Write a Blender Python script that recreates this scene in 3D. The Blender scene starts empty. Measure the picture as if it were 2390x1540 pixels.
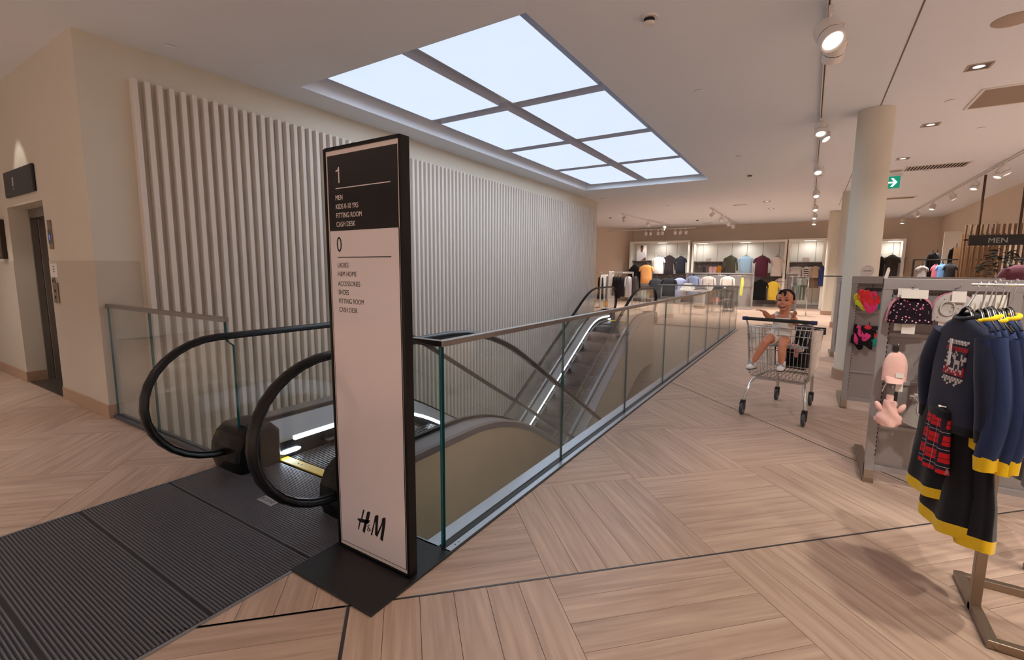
import bpy, math, random
from mathutils import Vector, Matrix
random.seed(7)
C = bpy.context.scene.collection
sc = bpy.context.scene
PI = math.pi

# ------------------------------------------------------------------ camera
F_PX, YAW, PITCH, ROLL, CAM_H = 1095.2, .5626, -.1268, .0080, 1.48
_cy, _sy = math.cos(YAW), math.sin(YAW)
_fw = Vector((-_sy * math.cos(PITCH), _cy * math.cos(PITCH), math.sin(PITCH)))
_rt = Vector((_cy, _sy, 0))
_up = _rt.cross(_fw)
_r2 = math.cos(ROLL) * _rt + math.sin(ROLL) * _up
_u2 = -math.sin(ROLL) * _rt + math.cos(ROLL) * _up
cam_d = bpy.data.cameras.new('camera')
cam_d.sensor_width = 36.0
cam_d.lens = 36.0 * F_PX / 2390.0
cam_d.clip_start, cam_d.clip_end = .05, 200
cam = bpy.data.objects.new('camera', cam_d)
C.objects.link(cam)
cam.matrix_world = Matrix(((_r2.x, _u2.x, -_fw.x, 0), (_r2.y, _u2.y, -_fw.y, 0), (_r2.z, _u2.z, -_fw.z, CAM_H), (0, 0, 0, 1)))
sc.camera = cam

# ------------------------------------------------------------------ colour, world, exposure
sc.view_settings.view_transform = 'Standard'
sc.view_settings.look = 'None'
sc.view_settings.exposure = 0.60
sc.view_settings.gamma = 1.0
sc.view_settings.use_curve_mapping = False
sc.cycles.max_bounces = 10
sc.cycles.diffuse_bounces = 5
sc.cycles.glossy_bounces = 4
sc.cycles.transparent_max_bounces = 24
sc.cycles.caustics_reflective = False
sc.cycles.caustics_refractive = False
sc.cycles.sample_clamp_indirect = 4.0
sc.cycles.use_denoising = True
w = bpy.data.worlds.new('world'); sc.world = w; w.use_nodes = True
w.node_tree.nodes['Background'].inputs['Color'].default_value = (.012, .011, .010, 1)
w.node_tree.nodes['Background'].inputs['Strength'].default_value = 1.0

# ------------------------------------------------------------------ lamps of the shop and added fill lamps (all sit at the ceiling)
WARM = (1.0, .94, .86)
NEUT = (1.0, .97, .92)
COOL = (.74, .86, 1.0)
def area(name, loc, size, power, col, size_y=None, spread=PI, aim=None):
    d = bpy.data.lights.new(name, 'AREA'); d.energy = power; d.color = col; d.spread = spread
    d.shape = 'RECTANGLE' if size_y else 'DISK'; d.size = size
    if size_y: d.size_y = size_y
    o = bpy.data.objects.new(name, d); C.objects.link(o); o.location = loc
    if aim: o.rotation_euler = (Vector(aim) - Vector(loc)).to_track_quat('-Z', 'Y').to_euler()
    return o
def spot(name, loc, aim, power, col=WARM, angle=50, blend=.6, r=.05):
    d = bpy.data.lights.new(name, 'SPOT'); d.energy = power; d.color = col; d.spot_size = math.radians(angle); d.spot_blend = blend; d.shadow_soft_size = r
    o = bpy.data.objects.new(name, d); C.objects.link(o); o.location = loc
    o.rotation_euler = (Vector(aim) - Vector(loc)).to_track_quat('-Z', 'Y').to_euler()
    return o
CEIL = 3.6
P_DOWN = 33.0
# lamps of the square downlights, plus ceiling fill lamps added without fittings
for x, y, k in [(-8.2, -.2, .32), (-5.2, -1.2, .75), (-1.5, -2.0, .65), (1.6, -1.4, .6), (4.6, -1.0, 1.3), (-1.2, -4.5, 2.0), (2.6, -4.5, 2.3), (-5.4, -4.8, 1.5), (-9.6, -3.5, 1.2),
                (1.31, 6.91, .12), (1.3, 9.17, .2), (1.29, 11.56, .8), (3.4, 4.6, 1.2), (3.4, 7.5, .8), (5.4, 2.4, 1.3), (5.4, 6.0, 1.2), (5.2, 9.5, 2.0), (3.0, 11.0, 1.2),
                (-1.3, 16.5, 1.0), (-4.2, 16.5, 1.0), (-6.6, 18.6, 1.3), (-3.0, 19.6, 1.6), (.9, 17.5, 1.2), (-.6, 20.5, 1.6), (2.3, 20.6, 1.3), (-5.5, 21.6, 1.5), (2.4, 14.5, 1.0)]:
    area('downlight_and_fill_lamp', (x, y, CEIL - .012), .16, P_DOWN * k, WARM, None, math.radians(100))
# the luminous ceiling above the escalators
area('luminous_ceiling_lamp', (-3.69, 7.8, 3.70), 2.6, 84.0, COOL, 7.9)
# spots washing the clothes rack and the hat stand
spot('rack_lamp', (1.30, 2.75, 3.5), (.62, 2.2, .0), 130, (1, .93, .78), 84, .6, .06)
spot('rack_lamp', (2.2, 1.0, 3.5), (1.0, 1.9, .0), 130, (1, .93, .78), 62, .9, .06)  # added fill spot, lightens the rack's shadow and the floor before it
spot('hat_stand_lamp', (1.0, 1.9, 3.5), (.75, 4.0, .8), 120, WARM, 56, .7, .035)
# accent on the lift sign
spot('lift_sign_lamp', (-7.65, 1.28, 3.52), (-7.70, 1.66, 1.6), 20, WARM, 42, .25, .03)
spot('lift_floor_lamp', (-8.6, .4, 3.55), (-8.6, .9, 0), 55, WARM, 60, .7, .05)

# ------------------------------------------------------------------ picture ray helpers (measurements taken on the photograph)
CAM = Vector((0, 0, CAM_H))
def ray(u, v): return _r2 * ((u - 1195) / F_PX) - _u2 * ((v - 770) / F_PX) + _fw
def onz(u, v, z=0.0): d = ray(u, v); return CAM + d * ((z - CAM_H) / d.z)
def onx(u, v, x): d = ray(u, v); return CAM + d * (x / d.x)
def ony(u, v, y): d = ray(u, v); return CAM + d * (y / d.y)

# ------------------------------------------------------------------ materials
def lin(c):
    c = c / 255.0
    return c / 12.92 if c <= .04045 else ((c + .055) / 1.055) ** 2.4
def rgb(r, g, b): return (lin(r), lin(g), lin(b), 1)
MATS = {}
def mat(name, col, rough=.6, metal=0.0, noise=.06, scale=18.0, bump=0.0, bscale=60.0, spec=.5, emit=None, estr=0.0, coat=0.0, sheen=0.0):
    if name in MATS: return MATS[name]
    m = bpy.data.materials.new(name); m.use_nodes = True; nt = m.node_tree; b = nt.nodes['Principled BSDF']
    b.inputs['Roughness'].default_value = rough; b.inputs['Metallic'].default_value = metal
    b.inputs['Specular IOR Level'].default_value = spec
    b.inputs['Coat Weight'].default_value = coat; b.inputs['Coat Roughness'].default_value = .03
    b.inputs['Sheen Weight'].default_value = sheen
    tc = nt.nodes.new('ShaderNodeTexCoord')
    if noise > 0:
        n = nt.nodes.new('ShaderNodeTexNoise'); n.inputs['Scale'].default_value = scale; n.inputs['Detail'].default_value = 4
        nt.links.new(tc.outputs['Object'], n.inputs['Vector'])
        mx = nt.nodes.new('ShaderNodeMix'); mx.data_type = 'RGBA'
        a = tuple(max(0, c * (1 - noise)) for c in col[:3]) + (1,); z = tuple(min(1, c * (1 + noise)) for c in col[:3]) + (1,)
        mx.inputs['A'].default_value = a; mx.inputs['B'].default_value = z
        nt.links.new(n.outputs['Fac'], mx.inputs['Factor']); nt.links.new(mx.outputs['Result'], b.inputs['Base Color'])
    else: b.inputs['Base Color'].default_value = col
    if bump > 0:
        n2 = nt.nodes.new('ShaderNodeTexNoise'); n2.inputs['Scale'].default_value = bscale; n2.inputs['Detail'].default_value = 3
        nt.links.new(tc.outputs['Object'], n2.inputs['Vector'])
        bp = nt.nodes.new('ShaderNodeBump'); bp.inputs['Strength'].default_value = bump; bp.inputs['Distance'].default_value = .01
        nt.links.new(n2.outputs['Fac'], bp.inputs['Height']); nt.links.new(bp.outputs['Normal'], b.inputs['Normal'])
    if emit:
        b.inputs['Emission Color'].default_value = emit; b.inputs['Emission Strength'].default_value = estr
    MATS[name] = m
    return m
def glass_mat(name, tint, refl=1.0):
    if name in MATS: return MATS[name]
    m = bpy.data.materials.new(name); m.use_nodes = True; nt = m.node_tree; nt.nodes.clear()
    o = nt.nodes.new('ShaderNodeOutputMaterial'); t = nt.nodes.new('ShaderNodeBsdfTransparent'); g = nt.nodes.new('ShaderNodeBsdfGlossy')
    t.inputs['Color'].default_value = tint; g.inputs['Roughness'].default_value = .015
    lw = nt.nodes.new('ShaderNodeLayerWeight'); lw.inputs['Blend'].default_value = .5
    pw = nt.nodes.new('ShaderNodeMath'); pw.operation = 'POWER'; pw.inputs[1].default_value = 5.0; nt.links.new(lw.outputs['Facing'], pw.inputs[0])
    f = nt.nodes.new('ShaderNodeMath'); f.operation = 'MULTIPLY_ADD'; f.inputs[1].default_value = .96; f.inputs[2].default_value = .04; nt.links.new(pw.outputs[0], f.inputs[0])
    mul = nt.nodes.new('ShaderNodeMath'); mul.operation = 'MULTIPLY'; mul.inputs[1].default_value = refl
    # a faint film of dust and finger marks
    tc = nt.nodes.new('ShaderNodeTexCoord'); n = nt.nodes.new('ShaderNodeTexNoise'); n.inputs['Scale'].default_value = 3.0; n.inputs['Detail'].default_value = 6
    nt.links.new(tc.outputs['Object'], n.inputs['Vector'])
    df = nt.nodes.new('ShaderNodeBsdfDiffuse'); df.inputs['Color'].default_value = (.75, .78, .76, 1)
    mr = nt.nodes.new('ShaderNodeMapRange'); mr.inputs['From Min'].default_value = .35; mr.inputs['From Max'].default_value = .8; mr.inputs['To Min'].default_value = 0.0; mr.inputs['To Max'].default_value = .05
    nt.links.new(n.outputs['Fac'], mr.inputs['Value'])
    mx0 = nt.nodes.new('ShaderNodeMixShader'); nt.links.new(mr.outputs['Result'], mx0.inputs['Fac']); nt.links.new(t.outputs[0], mx0.inputs[1]); nt.links.new(df.outputs[0], mx0.inputs[2])
    mx = nt.nodes.new('ShaderNodeMixShader'); nt.links.new(f.outputs[0], mul.inputs[0]); nt.links.new(mul.outputs[0], mx.inputs['Fac'])
    nt.links.new(mx0.outputs[0], mx.inputs[1]); nt.links.new(g.outputs[0], mx.inputs[2]); nt.links.new(mx.outputs[0], o.inputs['Surface'])
    MATS[name] = m
    return m
def wood_mat(name, c0, c1, rough=.45, tone=.16, gscale=1.0):
    m = bpy.data.materials.new(name); m.use_nodes = True; nt = m.node_tree; b = nt.nodes['Principled BSDF']; N = nt.nodes.new; L = nt.links.new
    b.inputs['Roughness'].default_value = rough; b.inputs['Specular IOR Level'].default_value = .35
    uv = N('ShaderNodeUVMap'); uv.uv_map = 'grain'
    mp = N('ShaderNodeMapping'); mp.inputs['Scale'].default_value = (1.6 * gscale, 26 * gscale, 1); L(uv.outputs[0], mp.inputs['Vector'])
    oi = N('ShaderNodeObjectInfo'); ge = N('ShaderNodeNewGeometry')
    add = N('ShaderNodeMath'); add.operation = 'ADD'; L(oi.outputs['Random'], add.inputs[0]); L(ge.outputs['Random Per Island'], add.inputs[1])
    fr = N('ShaderNodeMath'); fr.operation = 'FRACT'; L(add.outputs[0], fr.inputs[0])
    sc_ = N('ShaderNodeMath'); sc_.operation = 'MULTIPLY'; sc_.inputs[1].default_value = 40; L(fr.outputs[0], sc_.inputs[0])
    cmb = N('ShaderNodeCombineXYZ'); L(sc_.outputs[0], cmb.inputs['X']); L(sc_.outputs[0], cmb.inputs['Y'])
    va = N('ShaderNodeVectorMath'); va.operation = 'ADD'; L(mp.outputs[0], va.inputs[0]); L(cmb.outputs[0], va.inputs[1])
    n = N('ShaderNodeTexNoise'); n.inputs['Scale'].default_value = 1.3; n.inputs['Detail'].default_value = 8; n.inputs['Distortion'].default_value = .5; L(va.outputs[0], n.inputs['Vector'])
    n2 = N('ShaderNodeTexNoise'); n2.inputs['Scale'].default_value = .35; n2.inputs['Detail'].default_value = 3; n2.inputs['Distortion'].default_value = 1.5; L(va.outputs[0], n2.inputs['Vector'])
    ad = N('ShaderNodeMath'); ad.operation = 'ADD'; L(n.outputs['Fac'], ad.inputs[0]); L(n2.outputs['Fac'], ad.inputs[1])
    mr = N('ShaderNodeMapRange'); mr.inputs['From Min'].default_value = .62; mr.inputs['From Max'].default_value = 1.38; L(ad.outputs[0], mr.inputs['Value'])
    mx = N('ShaderNodeMix'); mx.data_type = 'RGBA'; mx.inputs['A'].default_value = c0; mx.inputs['B'].default_value = c1; L(mr.outputs['Result'], mx.inputs['Factor'])
    hv = N('ShaderNodeHueSaturation'); L(mx.outputs['Result'], hv.inputs['Color'])
    mv = N('ShaderNodeMapRange'); mv.inputs['To Min'].default_value = 1 - tone; mv.inputs['To Max'].default_value = 1 + tone * .6; L(fr.outputs[0], mv.inputs['Value']); L(mv.outputs['Result'], hv.inputs['Value'])
    L(hv.outputs['Color'], b.inputs['Base Color'])
    bp = N('ShaderNodeBump'); bp.inputs['Strength'].default_value = .12; bp.inputs['Distance'].default_value = .004; L(n.outputs['Fac'], bp.inputs['Height']); L(bp.outputs['Normal'], b.inputs['Normal'])
    MATS[name] = m
    return m

# ------------------------------------------------------------------ mesh builder
class MB:
    def __init__(s): s.v = []; s.f = []; s.m = []; s.s = []
    def add(s, vs, fs, m=0, sm=False):
        o = len(s.v); s.v += [tuple(p) for p in vs]
        for f in fs: s.f.append([i + o for i in f]); s.m.append(m); s.s.append(sm)
        return s
    def box(s, x0, x1, y0, y1, z0, z1, m=0):
        v = [(x0, y0, z0), (x1, y0, z0), (x1, y1, z0), (x0, y1, z0), (x0, y0, z1), (x1, y0, z1), (x1, y1, z1), (x0, y1, z1)]
        return s.add(v, [(3, 2, 1, 0), (4, 5, 6, 7), (0, 1, 5, 4), (1, 2, 6, 5), (2, 3, 7, 6), (3, 0, 4, 7)], m)
    def obox(s, c, a, b, d, m=0):
        c, a, b, d = map(Vector, (c, a, b, d))
        v = [c + a * i + b * j + d * k for k in (-1, 1) for i, j in ((-1, -1), (1, -1), (1, 1), (-1, 1))]
        return s.add(v, [(3, 2, 1, 0), (4, 5, 6, 7), (0, 1, 5, 4), (1, 2, 6, 5), (2, 3, 7, 6), (3, 0, 4, 7)], m)
    def loft(s, rings, m=0, sm=True, closed=True, caps=True):
        n = len(rings[0]); vs = [p for r in rings for p in r]; fs = []
        for i in range(len(rings) - 1):
            for j in range(n if closed else n - 1):
                k = (j + 1) % n
                fs.append((i * n + j, i * n + k, (i + 1) * n + k, (i + 1) * n + j))
        s.add(vs, fs, m, sm)
        if caps and closed:
            s.add(rings[0], [tuple(range(n - 1, -1, -1))], m, False); s.add(rings[-1], [tuple(range(n))], m, False)
        return s
    def tube(s, path, r, n=8, m=0, closed=False, sm=True, flat=1.0):
        P = [Vector(p) for p in path]; N = len(P); rings = []
        R = r if isinstance(r, (list, tuple)) else [r] * N
        up = None
        for i, p in enumerate(P):
            a = P[(i - 1) % N] if (i > 0 or closed) else p; b = P[(i + 1) % N] if (i < N - 1 or closed) else p
            t = (b - a)
            t = t.normalized() if t.length > 1e-9 else Vector((0, 0, 1))
            if up is None:
                up = Vector((0, 0, 1)) if abs(t.z) < .9 else Vector((1, 0, 0))
            u = (up - t * up.dot(t))
            u = u.normalized() if u.length > 1e-6 else t.orthogonal().normalized()
            w_ = t.cross(u); up = u
            rings.append([p + (u * math.cos(2 * PI * k / n) * flat + w_ * math.sin(2 * PI * k / n)) * R[i] for k in range(n)])
        if closed: rings.append(rings[0])
        return s.loft(rings, m, sm, True, not closed)
    def cyl(s, a, b, r, n=16, m=0, r2=None): return s.tube([a, b], [r, r if r2 is None else r2], n, m)
    def lathe(s, prof, c=(0, 0, 0), n=20, m=0, axis='z', sm=True, caps=True):
        rings = []
        for r, h in prof:
            ring = []
            for k in range(n):
                a = 2 * PI * k / n; x, y = r * math.cos(a), r * math.sin(a)
                p = (x, y, h) if axis == 'z' else ((h, x, y) if axis == 'x' else (y, h, x))
                ring.append((p[0] + c[0], p[1] + c[1], p[2] + c[2]))
            rings.append(ring)
        return s.loft(rings, m, sm, True, caps)
    def prism(s, poly, fn, d, m=0):
        """poly 2D points, fn(a,b)->3D, extruded by vector d"""
        A = [Vector(fn(*p)) for p in poly]; d = Vector(d); B = [p + d for p in A]; n = len(A)
        s.add(A + B, [tuple(range(n)), tuple(range(2 * n - 1, n - 1, -1))] + [(i, i + n, (i + 1) % n + n, (i + 1) % n) for i in range(n)], m)
        return s
    def ell(s, c, r, nu=16, nv=10, m=0, rot=None):
        rings = []
        for i in range(nv + 1):
            t = PI * (i + .001 if i == 0 else (i - .001 if i == nv else i)) / nv; ring = []
            for j in range(nu):
                a = 2 * PI * j / nu; p = Vector((r[0] * math.sin(t) * math.cos(a), r[1] * math.sin(t) * math.sin(a), r[2] * math.cos(t)))
                if rot: p = rot @ p
                ring.append(p + Vector(c))
            rings.append(ring)
        return s.loft(rings[::-1], m, True, True, True)
    def mesh(s, name, off=Vector((0, 0, 0))):
        me = bpy.data.meshes.new(name)
        me.from_pydata([(a - off[0], b - off[1], c - off[2]) for a, b, c in s.v], [], s.f)
        me.polygons.foreach_set('material_index', s.m); me.polygons.foreach_set('use_smooth', s.s)
        me.update()
        return me
def recalc(me):
    import bmesh
    bm = bmesh.new(); bm.from_mesh(me); bmesh.ops.remove_doubles(bm, verts=bm.verts, dist=1e-6); bmesh.ops.recalc_face_normals(bm, faces=bm.faces); bm.to_mesh(me); bm.free()
def tag(o, label=None, cat=None, group=None, kind=None):
    if label: o['label'] = label
    if cat: o['category'] = cat
    if group: o['group'] = group
    if kind: o['kind'] = kind
    return o
def thing(name, label, cat, loc=(0, 0, 0), rz=0.0, group=None, kind=None):
    o = bpy.data.objects.new(name, None); C.objects.link(o); o.location = loc; o.rotation_euler = (0, 0, rz)
    o.empty_display_size = .05
    return tag(o, label, cat, group, kind)
def wloc(o):
    v = Vector((0, 0, 0))
    while o: v += o.location; o = o.parent
    return v
def P(name, mb, mats, parent=None, world=False, bevel=0.0, label=None, kind=None, smooth=None, fix=True, sub=0):
    """link a builder as ONE mesh object; world=True: its coordinates are world ones (parents are unrotated)"""
    me = mb.mesh(name, wloc(parent) if (world and parent) else Vector((0, 0, 0)))
    if fix: recalc(me)
    for m in (mats if isinstance(mats, (list, tuple)) else [mats]): me.materials.append(m)
    if smooth is not None: me.set_sharp_from_angle(angle=math.radians(smooth))
    o = bpy.data.objects.new(name, me); C.objects.link(o)
    if parent: o.parent = parent
    if bevel > 0:
        b = o.modifiers.new('edge', 'BEVEL'); b.width = bevel; b.segments = 2; b.limit_method = 'ANGLE'; b.angle_limit = math.radians(40)
    if sub:
        b = o.modifiers.new('round', 'SUBSURF'); b.levels = sub; b.render_levels = sub
    if label: o['label'] = label
    if kind: o['kind'] = kind
    return o
def S(name, mb, m, **k):
    o = P(name, mb, m, **k); o['kind'] = 'structure'
    return o
def children(o): return [c for c in o.children]
def copy_tree(o, parent=None):
    c = o.copy(); C.objects.link(c)
    if parent: c.parent = parent
    for ch in list(o.children): copy_tree(ch, c)
    return c
def text(name, body, loc, cap, m, parent=None, rot=(PI / 2, 0, 0), xs=1.0, align='LEFT', ext=.0006, world=True):
    d = bpy.data.curves.new(name, 'FONT'); d.body = body; d.size = cap / .727; d.extrude = ext; d.align_x = align; d.resolution_u = 3
    o = bpy.data.objects.new(name, d); C.objects.link(o); d.materials.append(m)
    if parent: o.parent = parent
    me = bpy.data.meshes.new_from_object(o); bpy.data.objects.remove(o); bpy.data.curves.remove(d)
    for v_ in me.vertices: v_.co.x *= xs
    o = bpy.data.objects.new(name, me); C.objects.link(o)
    if parent: o.parent = parent
    o.location = Vector(loc) - (wloc(parent) if (parent and world) else Vector((0, 0, 0))); o.rotation_euler = rot
    return o
# common materials
M_CEIL = mat('ceiling_paint', rgb(232, 238, 247), .9, noise=.01, scale=3)
M_WALL = mat('wall_paint', rgb(214, 208, 194), .85, noise=.02, scale=4)
M_WALLW = mat('wall_white', rgb(236, 238, 240), .85, noise=.01)
M_WALL2 = mat('wall_paint_far', rgb(218, 202, 186), .85, noise=.02, scale=4)
M_SLAT = mat('slat_paint', rgb(226, 217, 208), .7, noise=.02, scale=6)
M_BASE = mat('skirting_tile', rgb(170, 140, 118), .55, noise=.05, scale=8)
M_BLACK = mat('black_powder', rgb(22, 21, 23), .45, noise=.1)
M_RUBBER = mat('black_rubber', rgb(11, 11, 13), .34, noise=.05, spec=.32)
M_CHROME = mat('chrome', rgb(205, 205, 205), .18, 1.0, noise=.02)
M_ALU = mat('brushed_aluminium', rgb(172, 176, 184), .34, .9, noise=.04, scale=40)
M_STEEL = mat('stainless_steel', rgb(150, 146, 142), .3, 1.0, noise=.05, scale=30)
M_BRONZE = mat('champagne_steel', rgb(150, 134, 118), .36, .9, noise=.04)
M_WHITE = mat('white_enamel', rgb(228, 224, 220), .45, noise=.01)
M_GREYP = mat('grey_panel', rgb(150, 143, 142), .55, noise=.03, scale=5)
M_GREYF = mat('grey_frame', rgb(158, 154, 155), .45, .2, noise=.02)
M_GLASS = glass_mat('clear_glass', (.972, .986, .978, 1))
M_GEDGE = mat('glass_edge', rgb(16, 92, 100), .12, noise=.05, spec=.8)
M_LED = mat('led_white', (1, 1, 1, 1), .5, noise=0, emit=(.86, .94, 1, 1), estr=6.0)
M_LENS = mat('lamp_lens', (1, 1, 1, 1), .5, noise=0, emit=(1, .97, .93, 1), estr=.62)
M_CARD = mat('white_card', rgb(232, 228, 224), .6, noise=.01)

# ================================================================== FLOOR
WX0, WX1, WY0, WY1 = -5.74, -1.60, 1.74, 13.42        # the escalator well
FX0, FX1, FY0, FY1 = -12.0, 7.0, -6.0, 26.0
M_GROUT = mat('grout', rgb(96, 78, 66), .9, noise=.1)
M_WOOD = wood_mat('oak_plank', rgb(154, 127, 112), rgb(194, 168, 151), .40, .06)
mb = MB()
for a, b_, c, d in ((FX0, WX0, FY0, FY1), (WX1, FX1, FY0, FY1), (WX0, WX1, FY0, WY0), (WX0, WX1, WY1, FY1)):
    mb.box(a, b_, c, d, -.03, -.006)
floor = S('floor', mb, M_GROUT, fix=False)
S2 = math.sqrt(.5); BL = .925; PW = BL / 6; U0, V0 = .65, 2.015
def xy(u, v): return ((u - v) * S2, (u + v) * S2)
BLOCKED = [(-3.66, -2.04, -.35, 2.2), (WX0, WX1, WY0, WY1)]
SOLID = [(-12.1, -5.73, 1.68, 13.98)]
def clip_half(poly, ax, val, keep_less):
    out = []
    for i, p in enumerate(poly):
        q = poly[(i + 1) % len(poly)]
        ip = (p[ax] <= val) if keep_less else (p[ax] >= val); iq = (q[ax] <= val) if keep_less else (q[ax] >= val)
        if ip: out.append(p)
        if ip != iq:
            t = (val - p[ax]) / (q[ax] - p[ax]); out.append((p[0] + (q[0] - p[0]) * t, p[1] + (q[1] - p[1]) * t))
    return out
def outside(poly, r):
    x0, x1, y0, y1 = r; res = []
    for ax, val, less in ((0, x0, True), (0, x1, False)):
        q = clip_half(poly, ax, val, less)
        if len(q) > 2: res.append(q)
    mid = clip_half(clip_half(poly, 0, x0, False) or [], 0, x1, True) if len(clip_half(poly, 0, x0, False)) > 2 else []
    if len(mid) > 2:
        for ax, val, less in ((1, y0, True), (1, y1, False)):
            q = clip_half(mid, ax, val, less)
            if len(q) > 2: res.append(q)
    return res
planks = []
g = .0011
for i in range(-22, 32):
    for j in range(-16, 30):
        cx_, cy_ = xy(U0 + (i + .5) * BL, V0 + (j + .5) * BL)
        if not (FX0 < cx_ < FX1 and FY0 < cy_ < FY1): continue
        if cx_ < -5.9 and 2.4 < cy_ < 13.3: continue
        for k in range(6):
            if (i + j) % 2 == 0: u0, u1, v0, v1, along = U0 + i * BL + k * PW, U0 + i * BL + (k + 1) * PW, V0 + j * BL, V0 + (j + 1) * BL, 1
            else: u0, u1, v0, v1, along = U0 + i * BL, U0 + (i + 1) * BL, V0 + j * BL + k * PW, V0 + j * BL + (k + 1) * PW, 0
            poly = [xy(u0 + g, v0 + g), xy(u1 - g, v0 + g), xy(u1 - g, v1 - g), xy(u0 + g, v1 - g)]
            parts_ = [poly]
            for r in BLOCKED + SOLID:
                if max(p[0] for p in poly) > r[0] and min(p[0] for p in poly) < r[1] and max(p[1] for p in poly) > r[2] and min(p[1] for p in poly) < r[3]:
                    parts_ = [q for pp in parts_ for q in outside(pp, r)]
            if parts_: planks.append((xy((u0 + u1) / 2, (v0 + v1) / 2), parts_, along, (u0 + u1) / 2, (v0 + v1) / 2))
def plank_mesh(name, items, off):
    vs, fs, uvs = [], [], []
    for c, polys, along, uc, vc in items:
        for poly in polys:
            n = len(poly); o = len(vs)
            area_ = sum(poly[t][0] * poly[(t + 1) % n][1] - poly[(t + 1) % n][0] * poly[t][1] for t in range(n))
            if abs(area_) < 1e-5: continue
            if area_ < 0: poly = poly[::-1]
            vs += [(p[0] - off[0], p[1] - off[1], 0.0) for p in poly] + [(p[0] - off[0], p[1] - off[1], -.008) for p in poly]
            loc = [((x + y) * S2 - uc, (y - x) * S2 - vc) for x, y in poly]
            loc = [(b_, a) if along else (a, b_) for a, b_ in loc]
            fs.append(list(range(o, o + n))); uvs += loc
            for t in range(n):
                k = (t + 1) % n; fs.append([o + t, o + n + t, o + n + k, o + k]); uvs += [loc[t], loc[t], loc[k], loc[k]]
    me = bpy.data.meshes.new(name); me.from_pydata(vs, [], fs); ul = me.uv_layers.new(name='grain')
    ul.data.foreach_set('uv', [c for p in uvs for c in p]); me.materials.append(M_WOOD)
    return me
def seen(c):
    d = Vector((c[0], c[1], 0)) - CAM; z = d.dot(_fw)
    if z < .3: return 0
    u, v = 1195 + F_PX * d.dot(_r2) / z, 770 - F_PX * d.dot(_u2) / z
    if not (-60 < u < 2450 and v < 1600): return 0
    if -5.7 < c[0] < -1.6 and c[1] > 1.7: return 0
    return 1 / z ** 3
planks.sort(key=lambda p: -seen(p[0]))
big, rest = planks[:300], planks[300:]
shared = {}
for p in big:
    full = len(p[1]) == 1 and len(p[1][0]) == 4 and abs(sum(p[1][0][t][0] * p[1][0][(t + 1) % 4][1] - p[1][0][(t + 1) % 4][0] * p[1][0][t][1] for t in range(4))) > .27
    key = p[2] if full else None
    if full and key in shared: me = shared[key]
    else:
        me = plank_mesh('plank', [p], p[0])
        if full: shared[key] = me
    o = bpy.data.objects.new('plank', me); C.objects.link(o); o.location = (p[0][0], p[0][1], 0); o.parent = floor
o = bpy.data.objects.new('plank', plank_mesh('plank', rest, (0, 0))); C.objects.link(o); o.parent = floor; o['kind'] = 'stuff'
# movement joints: dark metal strips let into the floor
M_JOINT = mat('joint_strip', rgb(74, 74, 78), .4, .6, noise=.1)
def joint(ua, va, ub, vb, w_=.006):
    a, b_ = Vector(xy(ua, va) + (.0012,)), Vector(xy(ub, vb) + (.0012,)); d = (b_ - a).normalized(); n = Vector((-d.y, d.x, 0))
    m_ = MB(); m_.obox((a + b_) / 2, (b_ - a) / 2, n * w_, (0, 0, .0012)); return m_
S('trim_1', joint(-1.02, 2.015, 9.5, 2.015, .0045), M_JOINT, parent=floor)
S('trim_2', joint(-.275, 2.012, -.275, -4.0, .007), M_JOINT, parent=floor)
S('trim_3', joint(3.46, 2.02, 3.46, 5.60, .004), M_JOINT, parent=floor)
S('trim_4', joint(-1.02, 2.015, -.29, 2.015, .005), M_JOINT, parent=floor)

# ================================================================== CEILING with the coffer
OX0, OX1, OY0, OY1 = -5.24, -2.16, 3.60, 11.93
mb = MB()
for a, b_, c, d in ((FX0, OX0, FY0, FY1), (OX1, FX1, FY0, FY1), (OX0, OX1, FY0, OY0), (OX0, OX1, OY1, FY1)):
    mb.box(a, b_, c, d, CEIL, CEIL + .36)
mb.box(OX0 - .05, OX1 + .05, OY0 - .05, OY1 + .05, CEIL + .24, CEIL + .30)
ceiling = S('ceiling', mb, M_CEIL, fix=False)
mb = MB(); mb.obox(Vector((.597, 6.5, CEIL - .0015)), (.006, 0, 0), (0, 12, 0), (0, 0, .0015)); S('trim_5', mb, mat('ceiling_joint', rgb(120, 108, 98), .9, noise=0), parent=ceiling)
# eight luminous boxes hanging in the coffer
M_BOXSIDE = mat('lightbox_side', rgb(214, 222, 240), .6, .3, noise=.03)
md = bpy.data.materials.new('lightbox_diffuser'); md.use_nodes = True; nt = md.node_tree; b = nt.nodes['Principled BSDF']
b.inputs['Base Color'].default_value = (.3, .32, .34, 1); b.inputs['Roughness'].default_value = .5
tc = nt.nodes.new('ShaderNodeTexCoord'); n = nt.nodes.new('ShaderNodeTexNoise'); n.inputs['Scale'].default_value = 1.6; n.inputs['Detail'].default_value = 2
nt.links.new(tc.outputs['Object'], n.inputs['Vector'])
mx = nt.nodes.new('ShaderNodeMix'); mx.data_type = 'RGBA'; mx.inputs['A'].default_value = (.60, .735, .93, 1); mx.inputs['B'].default_value = (.66, .76, .94, 1)
nt.links.new(n.outputs['Fac'], mx.inputs['Factor']); nt.links.new(mx.outputs['Result'], b.inputs['Emission Color']); b.inputs['Emission Strength'].default_value = .68
LZ = 3.72
ORD = ['first from the sign', 'second from the sign', 'third from the sign', 'last from the sign']
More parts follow.
